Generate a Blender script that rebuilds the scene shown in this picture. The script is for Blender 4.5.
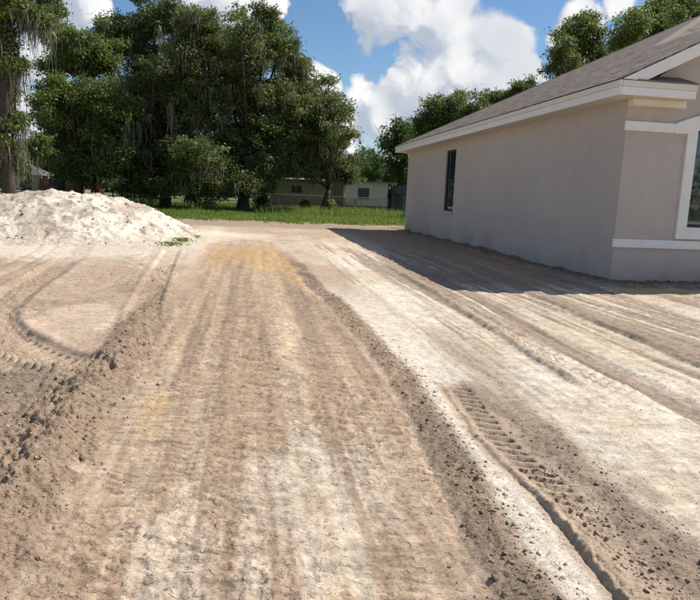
import bpy, math, random
import numpy as np
from mathutils import Matrix, Vector

for o in list(bpy.data.objects):
    bpy.data.objects.remove(o, do_unlink=True)
scene = bpy.context.scene
COL = scene.collection
rad = math.radians

# ------------------------------------------------------------------ camera
F_PX, CX, CY, CAM_H = 640.0, 350.0, 300.0, 1.38
YAW, PITCH, ROLL = 9.2, 9.3, 2.4


def _rx(a):
    c, s = math.cos(a), math.sin(a)
    return np.array([[1, 0, 0], [0, c, -s], [0, s, c]])


def _rz(a):
    c, s = math.cos(a), math.sin(a)
    return np.array([[c, -s, 0], [s, c, 0], [0, 0, 1]])


CAM_R = _rz(rad(-YAW)) @ _rx(rad(90 - PITCH)) @ _rz(rad(ROLL))
CAM_O = np.array([0, 0, CAM_H])
cam_data = bpy.data.cameras.new('camera')
cam_data.sensor_fit = 'HORIZONTAL'
cam_data.sensor_width = 36
cam_data.lens = F_PX / 700 * 36
cam_data.clip_start = 0.05
cam_data.clip_end = 9000
cam = bpy.data.objects.new('camera', cam_data)
COL.objects.link(cam)
m4 = np.eye(4)
m4[:3, :3] = CAM_R
m4[:3, 3] = CAM_O
cam.matrix_world = Matrix(m4.tolist())
scene.camera = cam


def ray(px, py):
    return CAM_R @ np.array([(px - CX) / F_PX, -(py - CY) / F_PX, -1.0])


def at(px, py, depth):
    """point seen at pixel px,py that lies in the plane y = depth"""
    r = ray(px, py)
    return CAM_O + r * (depth / r[1])


def on_ground(px, py, z=0.0):
    r = ray(px, py)
    return CAM_O + r * ((z - CAM_H) / r[2])


# ------------------------------------------------------------------ light
SUN_DIR = np.array([2.85, .62, 3.42])
SUN_DIR = SUN_DIR / np.linalg.norm(SUN_DIR)
SUN_EL = math.asin(SUN_DIR[2])
SUN_AZ = math.atan2(SUN_DIR[0], SUN_DIR[1])          # clockwise from +Y
sun_data = bpy.data.lights.new('sun', 'SUN')
sun_data.energy = 5.0
sun_data.angle = rad(0.53)
sun_data.color = (1.0, 0.95, 0.87)
sun = bpy.data.objects.new('sun', sun_data)
COL.objects.link(sun)
sun.rotation_euler = Vector((-SUN_DIR).tolist()).to_track_quat('-Z', 'Y').to_euler()
sun.location = (20, 8, 40)

scene.view_settings.view_transform = 'Standard'
scene.view_settings.look = 'None'
scene.view_settings.gamma = 1
scene.view_settings.exposure = 0.45
scene.view_settings.use_curve_mapping = False

world = bpy.data.worlds.new('World')
scene.world = world
world.use_nodes = True
SKY_STRENGTH = 0.09


def cloud_group():
    g = bpy.data.node_groups.new('cloud_density', 'ShaderNodeTree')
    g.interface.new_socket('Vector', in_out='INPUT', socket_type='NodeSocketVector')
    g.interface.new_socket('Density', in_out='OUTPUT', socket_type='NodeSocketFloat')
    N, L = g.nodes, g.links
    gi = N.new('NodeGroupInput')
    go = N.new('NodeGroupOutput')

    def mth(op, a, b=None, c=None):
        n = N.new('ShaderNodeMath')
        n.operation = op
        for i, v in enumerate((a, b, c)):
            if v is None:
                continue
            if isinstance(v, (int, float)):
                n.inputs[i].default_value = v
            else:
                L.new(v, n.inputs[i])
        return n.outputs[0]
    # slow warp of the direction so the masses are not round
    wn = N.new('ShaderNodeTexNoise')
    wn.inputs['Scale'].default_value = 7.0
    wn.inputs['Detail'].default_value = 2
    L.new(gi.outputs[0], wn.inputs['Vector'])
    sub = N.new('ShaderNodeVectorMath'); sub.operation = 'SUBTRACT'
    L.new(wn.outputs['Color'], sub.inputs[0]); sub.inputs[1].default_value = (.5, .5, .5)
    scl = N.new('ShaderNodeVectorMath'); scl.operation = 'SCALE'
    L.new(sub.outputs[0], scl.inputs[0]); scl.inputs['Scale'].default_value = 0.09
    add = N.new('ShaderNodeVectorMath'); add.operation = 'ADD'
    L.new(gi.outputs[0], add.inputs[0]); L.new(scl.outputs[0], add.inputs[1])
    # cumulus masses of the afternoon sky (directions of their cores, angular size)
    blobs = [(428, 10, 52), (388, 14, 44), (500, 40, 30), (468, 75, 52), (516, 84, 30), (430, 88, 52),
             (378, 112, 40), (402, 140, 52), (350, 122, 30), (480, 120, 55), (345, 150, 34),
             (592, 20, 26), (572, 36, 20), (618, 2, 18),
             (80, 0, 30), (50, 12, 22), (228, -2, 44), (196, -8, 30), (262, 6, 20),
             (38, 62, 32), (30, 104, 38), (12, 128, 34), (318, 84, 16), (300, 78, 14),
             (700, 80, 70), (820, 40, 90), (960, 90, 80), (-80, 80, 70), (-190, 20, 80), (-60, 150, 60)]
    cur = None
    for (px, py, r) in blobs:
        d = ray(px, py); d = d / np.linalg.norm(d)
        dn = N.new('ShaderNodeVectorMath'); dn.operation = 'DISTANCE'
        L.new(add.outputs[0], dn.inputs[0]); dn.inputs[1].default_value = d.tolist()
        v = mth('MULTIPLY_ADD', dn.outputs['Value'], -F_PX / (r * .84), 1.0)
        cur = v if cur is None else mth('SMOOTH_MAX', cur, v, 0.18)
    # fair-weather cumulus over the rest of the dome
    sx = N.new('ShaderNodeSeparateXYZ'); L.new(gi.outputs[0], sx.inputs[0])
    zz = mth('MAXIMUM', mth('ADD', sx.outputs[2], 0.12), 0.05)
    cx = N.new('ShaderNodeCombineXYZ')
    L.new(mth('DIVIDE', sx.outputs[0], zz), cx.inputs[0])
    L.new(mth('DIVIDE', sx.outputs[1], zz), cx.inputs[1])
    cx.inputs[2].default_value = 4.7
    gn = N.new('ShaderNodeTexNoise'); gn.inputs['Scale'].default_value = 0.75; gn.inputs['Detail'].default_value = 2
    L.new(cx.outputs[0], gn.inputs['Vector'])
    gen = mth('MULTIPLY_ADD', gn.outputs['Fac'], 5.0, -3.1)
    fy = mth('MULTIPLY_ADD', sx.outputs[1], -2.2, 1.0)      # other half of the sky, away from the masses above
    gen = mth('ADD', gen, mth('MINIMUM', fy, 0.0))
    cur = mth('SMOOTH_MAX', cur, mth('MINIMUM', gen, 1.0), 0.1)
    cur = mth('MAXIMUM', mth('MINIMUM', cur, 0.75), -1.2)
    # billows
    b1 = N.new('ShaderNodeTexNoise'); b1.inputs['Scale'].default_value = 15; b1.inputs['Detail'].default_value = 7
    b1.inputs['Roughness'].default_value = 0.56
    L.new(add.outputs[0], b1.inputs['Vector'])
    nn = mth('MULTIPLY_ADD', b1.outputs['Fac'], 2.5, -1.25)
    bil = mth('MULTIPLY_ADD', mth('ABSOLUTE', nn), -0.5, 0.16)
    L.new(mth('ADD', cur, mth('ADD', nn, bil)), go.inputs[0])
    return g


def build_world():
    nt = world.node_tree
    N, L = nt.nodes, nt.links
    N.clear()
    out = N.new('ShaderNodeOutputWorld')
    bg = N.new('ShaderNodeBackground')
    bg.inputs['Strength'].default_value = SKY_STRENGTH
    L.new(bg.outputs[0], out.inputs[0])
    sky = N.new('ShaderNodeTexSky')
    sky.sky_type = 'NISHITA'
    sky.sun_disc = False
    sky.sun_elevation = SUN_EL
    sky.sun_rotation = SUN_AZ
    sky.altitude = 20
    sky.air_density = 1.0
    sky.dust_density = 0.15
    sky.ozone_density = 3.0
    tc = N.new('ShaderNodeTexCoord')
    grp = cloud_group()
    g1 = N.new('ShaderNodeGroup'); g1.node_tree = grp
    L.new(tc.outputs['Generated'], g1.inputs[0])
    g2 = N.new('ShaderNodeGroup'); g2.node_tree = grp
    off = N.new('ShaderNodeVectorMath'); off.operation = 'ADD'
    L.new(tc.outputs['Generated'], off.inputs[0])
    off.inputs[1].default_value = (SUN_DIR * 0.035).tolist()
    L.new(off.outputs[0], g2.inputs[0])

    def mth(op, a, b=None, clamp=False):
        n = N.new('ShaderNodeMath'); n.operation = op; n.use_clamp = clamp
        for i, v in enumerate((a, b)):
            if v is None:
                continue
            if isinstance(v, (int, float)):
                n.inputs[i].default_value = v
            else:
                L.new(v, n.inputs[i])
        return n.outputs[0]
    al = N.new('ShaderNodeMapRange'); al.interpolation_type = 'SMOOTHSTEP'
    L.new(g1.outputs[0], al.inputs['Value'])
    al.inputs['From Min'].default_value = -0.10
    al.inputs['From Max'].default_value = 0.24
    dif = mth('SUBTRACT', g1.outputs[0], g2.outputs[0])
    lit = N.new('ShaderNodeMapRange'); lit.interpolation_type = 'SMOOTHSTEP'
    L.new(dif, lit.inputs['Value'])
    lit.inputs['From Min'].default_value = -0.42
    lit.inputs['From Max'].default_value = 0.55
    thick = N.new('ShaderNodeMapRange')
    L.new(g1.outputs[0], thick.inputs['Value'])
    thick.inputs['From Min'].default_value = 0.5
    thick.inputs['From Max'].default_value = 1.6
    thick.inputs['To Min'].default_value = 1.0
    thick.inputs['To Max'].default_value = 0.62
    gb = N.new('ShaderNodeTexNoise'); gb.inputs['Scale'].default_value = 6.5; gb.inputs['Detail'].default_value = 3
    L.new(tc.outputs['Generated'], gb.inputs['Vector'])
    gm = N.new('ShaderNodeMapRange'); gm.interpolation_type = 'SMOOTHSTEP'
    L.new(gb.outputs['Fac'], gm.inputs['Value'])
    gm.inputs['From Min'].default_value = .42; gm.inputs['From Max'].default_value = .62
    gm.inputs['To Min'].default_value = 1.0; gm.inputs['To Max'].default_value = .5
    sh = mth('MULTIPLY', mth('MULTIPLY', lit.outputs[0], thick.outputs[0]), gm.outputs[0])
    cc = N.new('ShaderNodeMix'); cc.data_type = 'RGBA'
    L.new(sh, cc.inputs[0])
    cc.inputs[6].default_value = (3.9, 4.4, 5.2, 1)
    cc.inputs[7].default_value = (8.3, 8.25, 8.15, 1)
    mx = N.new('ShaderNodeMix'); mx.data_type = 'RGBA'
    L.new(al.outputs[0], mx.inputs[0])
    hv = N.new('ShaderNodeHueSaturation'); hv.inputs['Saturation'].default_value = 1.12; hv.inputs['Value'].default_value = .92
    L.new(sky.outputs[0], hv.inputs['Color'])
    L.new(hv.outputs[0], mx.inputs[6])
    L.new(cc.outputs[2], mx.inputs[7])
    L.new(mx.outputs[2], bg.inputs['Color'])


build_world()

# ------------------------------------------------------------------ noise (numpy)


def _hash(ix, iy, seed):
    ix = ix.astype(np.int64); iy = iy.astype(np.int64)
    h = (ix * 374761393 + iy * 668265263 + seed * 974634777) & 0xFFFFFFFF
    h = ((h ^ (h >> 13)) * 1274126177) & 0xFFFFFFFF
    h = ((h ^ (h >> 16)) * 2246822519) & 0xFFFFFFFF
    return ((h ^ (h >> 15)) & 0xFFFFFF) / float(0xFFFFFF) * 2 - 1


def vn(x, y, seed=0):
    x = np.asarray(x, float); y = np.asarray(y, float)
    fx = np.floor(x); fy = np.floor(y)
    u = x - fx; v = y - fy
    u = u * u * u * (u * (u * 6 - 15) + 10); v = v * v * v * (v * (v * 6 - 15) + 10)
    a = _hash(fx, fy, seed); b = _hash(fx + 1, fy, seed)
    c = _hash(fx, fy + 1, seed); d = _hash(fx + 1, fy + 1, seed)
    return (a + (b - a) * u) * (1 - v) + (c + (d - c) * u) * v


def fbm(x, y, o=4, seed=0, gain=.5):
    t = 0; a = 1; s = 0
    ca, sa = math.cos(.6), math.sin(.6)
    for i in range(o):
        t = t + a * vn(x, y, seed + i * 17); s += a
        a *= gain
        x, y = (x * ca - y * sa) * 2.03 + 3.1, (x * sa + y * ca) * 2.03 + 1.7
    return t / s


def S(a, b, x):
    t = np.clip((x - a) / (b - a), 0, 1)
    return t * t * (3 - 2 * t)


def G(x, c, w):
    return np.exp(-((x - c) / w) ** 2)


# ------------------------------------------------------------------ terrain height and soil
BERM_Y = [0, 1.5, 2.2, 2.9, 3.7, 4.9, 7.5, 12.5, 20]
BERM_X = [.95, 1.00, 1.03, 1.08, 1.16, 1.22, 1.12, .92, .6]
TRACK = np.array([(-3.6, 15.0), (-3.22, 12.4), (-2.92, 9.8), (-2.74, 8.0), (-2.58, 6.95), (-2.28, 6.2),
                  (-1.9, 5.6), (-1.5, 5.15), (-1.12, 4.78)])


def smooth_line(P, n):
    P = np.asarray(P, float)
    t = np.linspace(0, len(P) - 1, n)
    out = []
    for k in t:
        i = min(int(k), len(P) - 2); u = k - i
        p0 = P[max(i - 1, 0)]; p1 = P[i]; p2 = P[i + 1]; p3 = P[min(i + 2, len(P) - 1)]
        out.append(.5 * ((2 * p1) + (-p0 + p2) * u + (2 * p0 - 5 * p1 + 4 * p2 - p3) * u * u + (-p0 + 3 * p1 - 3 * p2 + p3) * u ** 3))
    return np.array(out)


TRACK_L = smooth_line(TRACK, 60)
TRACK2_L = smooth_line([(-1.02, 6.3), (-1.2, 8.0), (-1.42, 11.0), (-1.62, 14.0), (-1.9, 17.5)], 20)


def line_coords(x, y, L):
    """signed offset and arc length along a polyline"""
    best = np.full(x.shape, 1e9); sd = np.full(x.shape, 99.); sl = np.zeros(x.shape)
    s0 = 0.
    for i in range(len(L) - 1):
        a = L[i]; b = L[i + 1]; d = b - a; ln = math.hypot(*d); d = d / ln
        t = np.clip((x - a[0]) * d[0] + (y - a[1]) * d[1], 0, ln)
        ex = x - a[0] - d[0] * t; ey = y - a[1] - d[1] * t
        q = ex * ex + ey * ey
        m = q < best
        best = np.where(m, q, best)
        sd = np.where(m, np.sqrt(q) * np.sign(d[0] * ey - d[1] * ex), sd)
        sl = np.where(m, s0 + t, sl)
        s0 += ln
    return sd, sl


def flakes(x, y, seed, sx=5., sy=15.):
    wx = x + .08 * vn(x * 3, y * 3, seed + 90); wy = y + .05 * vn(x * 4, y * 4, seed + 91)
    a = fbm(wx * sx, wy * sy, 3, seed)
    b = fbm(wx * sx * 2.1, wy * sy * 1.8, 2, seed + 5)
    return S(-.01, .05, a) * .5 + S(-.03, .06, b) * .35 + S(.22, .27, a) * .45 + .12 * fbm(wx * 38, wy * 60, 2, seed + 8)


def bars(s, pitch, duty=.5):
    p = (s / pitch) % 1.0
    return S(0, .14, p) * (1 - S(duty, duty + .16, p))


def clods(x, y, seed, f=14.):
    a = np.abs(fbm(x * f, y * f, 3, seed, .6))
    b = np.abs(fbm(x * f * .5 + 7, y * f * .5, 2, seed + 3))
    return (1 - a * 1.7) * .6 + (1 - b * 1.6) * .5


def terrain(x, y):
    """height and linear base colour of the bare ground"""
    x = np.asarray(x, float); y = np.asarray(y, float)
    wob = .05 * vn(y * .5, y * 0, 3) + .018 * vn(y * 1.9, y * 0 + 3, 4) + .012 * vn(x * 6, y * 6, 5)
    gj = fbm(x * 13, y * 9, 3, 6)
    gg = fbm(x * 24, y * 15, 3, 7, .6)
    xw = x + wob * S(1.2, 3, y) + .010 * gj + .006 * gg
    near = 1 - S(16, 26, y)
    fr = 1 - S(9, 15, y)
    back = S(.2, 1.2, y)
    z = .035 * fbm(x * .35, y * .35, 3, 1) + .012 * fbm(x * 1.6, y * 1.3, 3, 2)
    z = z * (1 + S(40, 80, np.hypot(x, y)) * 1.5)
    bc = np.interp(y, BERM_Y, BERM_X)
    road = S(-.86, -.66, xw) * (1 - S(bc - .16, bc - .1, xw)) * near
    # ---- masks
    bermw = .09 + .04 * vn(y * 1.3, y * 0, 8) + .04 * S(6, 12, y)
    berm = S(bc - .13, bc - .06, xw) * (1 - S(bc + bermw - .04, bc + bermw + .1, xw)) * (1 - S(12, 16, y))
    wht = S(bc + .08, bc + .15, xw) * (1 - S(1.38, 1.46, xw + .0 * y) * (1 - S(4.1, 4.6, y)) - S(1.65, 2.0, xw) * S(4.1, 4.6, y)) * (1 - S(6, 11, y))
    wht = np.clip(wht, 0, 1)
    bank = S(-1.34, -1.12, xw + .10 * vn(y * 1.1, y * 0, 21)) * (1 - S(-.80, -.71, xw + .04 * vn(x * 6, y * 6, 22))) * (1 - S(7, 10, y))
    plat = (1 - S(-1.15, -.85, xw))
    rightz = S(1.5, 1.9, xw)
    # ---- road surface: flaky scraped clay and faint wheel lines
    fl = .5 * flakes(x, y, 30) + .75 * flakes(x, y, 31, 9., 24.)
    patch = S(-.35, .35, fbm(x * 1.1, y * .55, 3, 33))
    z = z + road * (.017 * fl * (.15 + .95 * patch) - .008)
    z = z + road * .008 * vn(x * 7, y * .35, 34) + road * .004 * vn(x * 19, y * .6, 35)
    z = z - road * .010 * (G(xw, -.18, .16) + G(xw, .62, .14)) * S(3.5, 6, y)
    rb = bars(y + .05 * vn(x * 4, y * 3, 36) + .012 * gj, .062, .55)
    rbm = road * np.clip(.15 + 1.3 * fbm(x * 2.6, y * .5, 3, 37) + .5 * (G(xw, -.36, .16) + G(xw, .55, .2)), 0, 1)
    z = z + rbm * (.009 * rb - .004)
    # ---- berm of loose clods along the right edge of the lane
    cl = clods(x, y, 40, 24.)
    z = z + berm * (.002 + .020 * cl) * (.6 + .4 * fr)
    # ---- white strip and right-hand wheel track
    z = z + wht * .012
    hx = np.interp(y, [1.2, 1.9, 2.3, 2.7, 3.4, 4.3], [1.30, 1.31, 1.33, 1.36, 1.335, 1.41])
    hx = hx + .012 * vn(x * 0, y * 6, 47) + .005 * gj + .004 * gg
    hm = (1 - S(4.25, 4.6, y)) * back
    edge = S(hx - .006, hx + .018, x) * (1 - S(hx + .25, hx + .42, x))
    z = z + hm * edge * (.008 + (-.002 + .021 * clods(x, y, 41, 26.)) * (1 - S(2.45, 2.9, y)) * (1 - S(hx + .05, hx + .2, x)) + .010 * clods(x, y, 42, 30.) * (1 - S(2.85, 3.1, y)))
    z = z - hm * G(x, hx - .010, .012) * .006
    tr = S(hx + .045, hx + .06, x) * (1 - S(hx + .18, hx + .20, x)) * S(1.9, 3.0, y) * hm
    z = z - tr * (.000 + .030 * bars(y + (x - hx) * .55, .095, .45))
    dk = S(1.58, 1.68, xw + .06 * vn(x * 5, y * 5, 44)) * (1 - S(1.83, 1.98, xw + .08 * vn(x * 4, y * 3, 45))) * (1 - S(3.2, 5.2, y)) * back
    z = z + dk * .014 * clods(x, y, 46, 17.)
    # ---- right-hand ground: scraper lines parallel to the house
    rl = rightz * near
    fl2 = .6 * flakes(x + 40, y, 50, 4.5, 9.) + .6 * flakes(x + 40, y, 57, 9., 17.)
    z = z + rl * .012 * fl2 * (.4 + .6 * S(-.3, .3, fbm(x * .9, y * .5, 2, 51)))
    z = z + rl * (.012 * vn(x * 6.5, y * .22, 52) + .008 * vn(x * 17, y * .4, 53)) * S(3, 4.6, y)
    l1x = np.interp(y, [4, 4.46, 7.54, 20], [2.46, 2.49, 2.64, 3.0])
    l1 = S(4.2, 4.7, y) * (1 - S(9, 16, y))
    z = z + l1 * S(l1x - .01, l1x + .025, x) * (1 - S(l1x + .3, l1x + .42, x)) * (.014 + .010 * vn(y * 5, x * 5, 54) + .008 * gg)
    rimm = l1 * G(x, l1x + .05, .06)
    z = z + rimm * .030 * clods(x, y, 55, 27)
    tb = S(l1x + .12, l1x + .15, x) * (1 - S(l1x + .40, l1x + .43, x)) * S(3.9, 4.3, y) * (1 - S(6.2, 7, y))
    z = z - tb * .012 * bars(y - (x - l1x) * .8, .14, .4)
    l2x = np.interp(y, [3, 3.55, 8.65, 20], [2.85, 2.87, 3.09, 3.5])
    l2 = S(3.1, 3.6, y) * (1 - S(10, 18, y))
    z = z - l2 * (S(l2x - .008, l2x + .02, x) * (1 - S(l2x + .14, l2x + .2, x))) * .016
    l3x = np.interp(y, [4.8, 8.6, 20], [3.9, 4.17, 4.6])
    l3 = (1 - S(9, 20, y)) * S(2, 3.5, y)
    z = z + l3 * S(l3x, l3x + .05, x) * (1 - S(l3x + .25, l3x + .4, x)) * .028 * (1 + .5 * cl)
    z = z - l3 * (G(x, l3x - .18, .05) + G(x, l3x - .42, .05) + G(x, l3x - .75, .06)) * .016
    # ---- left: bank, plateau, curved crawler track and the smooth disc of sand it turned round
    clb = clods(x, y, 60, 13.)
    clf = clods(x, y, 64, 34.)
    z = z + plat * .035 * (1 - S(20, 26, y))
    z = z + bank * (.065 * G(xw, -.98, .15) + .038 * (clb - .45) + .026 * (clf - .5))
    nearL = plat * (1 - S(4.6, 5.4, y - .35 * (x + 1.5)))
    z = z + nearL * (.020 * (clb - .5) + .020 * (clf - .5) + .035 * fbm(x * 2.2, y * 2.2, 2, 66))
    z = z - nearL * .05 * G(xw, -1.13, .1) * (1 - S(3.2, 4, y))
    sd = np.full(x.shape, 99.); sl = np.zeros(x.shape)
    sel = (x > -4.6) & (x < -.4) & (y > 4) & (y < 16)
    if sel.any():
        a, b = line_coords(x[sel], y[sel], TRACK_L)
        sd[sel] = a; sl[sel] = b
    tk = (1 - S(.19, .25, np.abs(sd)))
    tkf = tk * (1 - .65 * S(9.5, 13, y))
    z = z - tkf * .026 - (1 - S(.15, .17, np.abs(sd))) * (1 - .65 * S(9.5, 13, y)) * .048 * bars(sl + np.abs(sd) * .35, .12, .5) - (G(sd, -.56, .05) + .8 * G(sd, -.86, .05)) * .020 * S(5.8, 6.6, y)
    knob = G(sd, -.25, .035) * (.15 + .85 * bars(sl, .11, .5)) * (1 - S(10, 14, y))
    z = z + knob * .050 + (1 - S(10, 14, y)) * G(sd, .27, .05) * .012
    dq = np.sqrt(((x + 1.72 + .10 * (y - 6.4)) / .50) ** 2 + ((y - 6.55) / 1.05) ** 2) + .12 * fbm(x * 2.2, y * 1.6, 2, 70)
    disc = (1 - S(.72, 1.02, dq)) * (1 - tk)
    z = z + disc * .024
    rest = plat * S(5.2, 6.2, y) * (1 - disc) * (1 - S(20, 26, y))
    z = z + rest * (.010 * flakes(x, y, 72, 3.5, 7.) + .034 * (clods(x, y, 73, 12) - .5) * S(-.15, .3, fbm(x * .7, y * .6, 3, 74)))
    if sel.any():
        a2 = np.full(x.shape, 99.); b2 = np.zeros(x.shape)
        a2[sel], b2[sel] = line_coords(x[sel], y[sel], TRACK2_L)
        t2 = (1 - S(.15, .19, np.abs(a2))) * S(.0, .5, b2) * (1 - S(7, 9.5, b2))
        z = z - t2 * (.012 + .030 * bars(b2 + a2 * .5, .15, .5)) + G(np.abs(a2), .2, .04) * .014 * (1 - S(7, 9.5, b2)) * S(0, .5, b2)
    td = 0 * S(-1.36, -1.32, x) * (1 - S(-1.02, -.98, x)) * S(6.4, 6.8, y) * (1 - S(8.6, 10, y))
    z = z - td * .035 * bars(y + x * .5, .12, .5)
    td2 = S(-1.9, -1.84, x + .06 * y - .6) * (1 - S(-1.5, -1.44, x + .06 * y - .6)) * S(10, 11, y) * (1 - S(15, 17, y))
    z = z - td2 * .02 * bars(y, .2, .5)
    # ---- dirt banked against the house footing
    dw = np.maximum(np.maximum(6.40 - x, 10.52 - y), 0)
    inx = ((x < 7.4) | (y < 11)) & (x < 12.5) & (y < 27.5)
    foot = np.where(inx & (y > 8) & (x > 4), np.exp(-(dw / .33) ** 2), 0)
    fn = .75 + .5 * vn(x * 1.7, y * 1.7, 80)
    z = z + foot * (.07 * fn + .05 * (clods(x, y, 81, 14) - .4))
    z = z + S(8, 12, y) * (1 - S(24, 28, y)) * .030 * (clods(x, y, 86, 7) - .5) * S(-.4, .3, fbm(x * .8, y * .5, 2, 87))
    # ---- far field
    far = S(24, 28, y)
    z = z + far * (1 - S(34, 40, y)) * .05 * (clods(x, y, 85, 2.5) - .4)

    # ================= colour
    def col(*c):
        return np.array(c)

    def mix(c, d, m):
        m = np.clip(m, 0, 1)[..., None]
        return c * (1 - m) + d * m
    Croad = col(.405, .290, .198); Cpale = col(.57, .465, .350); Cwhite = col(.67, .585, .475)
    Cyel = col(.50, .325, .135); Cgray = col(.295, .222, .162); Cdark = col(.135, .095, .068); Cpink = col(.44, .328, .238)
    n1 = fbm(x * .8, y * .45, 4, 100); n2 = fbm(x * 3.5, y * 2.2, 4, 101); n3 = fbm(x * 8 + .6 * n2, y * .28, 4, 102)
    s1 = .45 * vn(x * 5.3 + .2 * n1, y * .2, 103) + .45 * vn(x * 12 + .3 * n2, y * .32, 104) + .35 * vn(x * 27 + .5 * n2, y * .5, 105) + .25 * vn(x * 55, y * .9, 106)
    c = np.broadcast_to(Cpink, x.shape + (3,)).copy()
    c = mix(c, Cpale, S(-.3, .5, n1 + .4 * n2))
    # road
    cr = np.broadcast_to(Croad, x.shape + (3,)).copy()
    cr = mix(cr, Cpale, S(-.05, .5, s1 + .4 * n1 + .35 * n2) * .42)
    pw = G(x, .30, .38) * G(y, 2.7, .95) + .75 * G(x, -.25, .25) * G(y, 2.0, .6) + .5 * G(x, .35, .2) * G(y, 6.4, 1.0) + .4 * G(x, -.05, .12) * G(y, 5.4, .6)
    cr = mix(cr, Cwhite * .97, S(.25, .75, pw * .75 + .4 * n2 + .35 * n1 + .4 * s1) * .48)
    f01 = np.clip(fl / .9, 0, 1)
    cr = cr * (.80 + .26 * f01 - .10 * rbm * (1 - rb))[..., None]  # crack and rib-gap shade painted in: low flakes darker than the crust
    cr = mix(cr, Cyel, S(.35, 1.1, 1.0 * G(x, -.56, .11) * G(y, 3.9, 1.2) + .6 * n2) * .35)
    cr = mix(cr, Cgray, S(.05, .5, -s1 + .3 * n2 - .1 * n1) * .6)
    cr = mix(cr, Cgray * .9, (G(xw, -.30, .12) + .8 * G(xw, .70, .10)) * S(4.5, 7, y) * .45 * (.6 + n2))
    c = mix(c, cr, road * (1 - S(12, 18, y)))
    ye = 1.2 * G(x, .05, .9) * G(y, 14.0, 2.6) + .8 * G(x, .75, .18) * G(y, 11.2, 1.6) + .55 * G(x, -1.1, .35) * G(y, 15.5, 2.2)
    c = mix(c, Cyel, S(.2, .9, ye + .45 * n2 + .6 * s1) * .58)
    # right hand side
    cw = np.broadcast_to(Cpale, x.shape + (3,)).copy()
    cw = mix(cw, Cwhite, S(-.25, .3, n1 + .5 * n2 + .2))
    cw = mix(cw, Cgray, S(.0, .45, vn(x * 3.2, y * .10, 110) * .55 + 1.0 * s1 + n2 * .25 + .2) * .85 * S(3.2, 5.5, y))
    cw = cw * (.84 + .22 * np.clip(fl2 / .8, 0, 1))[..., None]  # shade in the cracks painted into the colour between flakes here too
    c = mix(c, cw, rightz * (1 - S(14, 20, y)))
    c = mix(c, Cgray, l2 * S(l2x, l2x + .03, x) * (1 - S(l2x + .18, l2x + .35, x)) * .75)
    c = mix(c, Cgray, l3 * S(l3x, l3x + .06, x) * (1 - S(l3x + .35, l3x + .6, x)) * .85)
    c = mix(c, Cgray, rimm * .6)
    c = mix(c, Cgray * 1.15, l3 * S(l3x + .9, l3x + 1.3, x + .3 * n1) * .55 * (.5 + n2))
    c = mix(c, Cwhite * .98, wht * (1 - hm * S(hx - .06, hx - .02, x)) * .95)
    c = mix(c, Cgray * 1.25, hm * S(hx + .02, hx + .06, x) * (1 - S(hx + .24, hx + .4, x)) * .7)
    c = mix(c, Cgray * .95, dk * .85)
    c = mix(c, Cgray * 1.1, rightz * G(x, 1.95, .22) * G(y, 5.2, 1.3) * .8)
    cb = mix(np.broadcast_to(Cgray * .92, x.shape + (3,)).copy(), Croad * .92, S(-.2, .4, n2))
    c = mix(c, cb, berm)
    # left
    cl_ = mix(np.broadcast_to(Cpink, x.shape + (3,)).copy(), Cpale, S(-.25, .35, n1 + .5 * n2))
    cl_ = mix(cl_, Cgray, S(.1, .5, fbm(x * .9 + 5, y * .8, 3, 120)) * .6)
    cl_ = mix(cl_, Cwhite, S(10.5, 14, y + .5 * n2) * .7)
    c = mix(c, cl_, plat * (1 - S(20, 24, y)))
    c = mix(c, mix(np.broadcast_to(Croad * .80, x.shape + (3,)).copy(), Cgray, S(-.1, .5, n2)), bank * .9)
    c = mix(c, mix(np.broadcast_to(Cgray * 1.0, x.shape + (3,)).copy(), Croad, S(-.1, .4, n2)), nearL * .9)
    c = mix(c, Cpink * .9, tkf * .7)
    c = mix(c, Cpink * 1.22, disc * (.5 + .5 * n2))
    c = mix(c, c * np.array([.70, .68, .66]), S(.15, .45, gg + .3 * n2) * .35 * near)
    c = mix(c, c * 1.08, S(.10, .40, -gg + .3 * n2) * near)
    c = mix(c, Cwhite, G(x, -.8, 1.1) * G(y, 20.6, 1.2) * .9)
    # cross track, footing soil, painted house shadow, grassland
    c = mix(c, Cpink * .72, S(23.5, 26, y + .8 * n1) * .9)
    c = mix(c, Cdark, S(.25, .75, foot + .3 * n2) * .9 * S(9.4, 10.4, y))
    c = mix(c, Cdark * 2.1, S(2.9, 4.2, x + .4 * n2) * S(9.5, 10.5, y) * (1 - S(27, 28, y)) * .75)  # soil colour darkened where the house casts its shadow
    c = mix(c, Cyel * 1.1 + .05, S(.3, .7, G(x, 6.7, 1.0) * G(y, 9.55, .35) + .25 * n2) * .8 + G(x, 5.2, .6) * G(y, 13.5, 2) * .25)
    gl = grass_mask(x, y)
    c = mix(c, col(.11, .14, .04), gl)
    c = mix(c, col(.085, .115, .034), S(60, 75, np.hypot(x, y)))
    z = z + near * .006 * gg
    rough = berm + bank + nearL * .8 + dk + .4 * rest
    return z, np.clip(c, .01, .9), np.clip(rough, 0, 1)


def grass_mask(x, y):
    e = 30.2 + .05 * x + 1.0 * vn(x * .35, y * 0, 130) + .5 * vn(x * 1.3, y * .8, 131)
    e = np.where(x < -3, e - .25 * np.minimum(-3 - x, 30), e)
    a = S(-1.2, 1.2, y - e + 1.1 * vn(x * 2.7, y * 2.2, 132) + .6 * vn(x * 7, y * 6, 133))
    return a


def zat(x, y):
    z, _, _ = terrain(np.atleast_1d(float(x)), np.atleast_1d(float(y)))
    return float(z[0])


# ------------------------------------------------------------------ mesh helpers
def set_props(o, label=None, cat=None, group=None, kind=None):
    if label: o['label'] = label
    if cat: o['category'] = cat
    if group: o['group'] = group
    if kind: o['kind'] = kind
    return o


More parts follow.
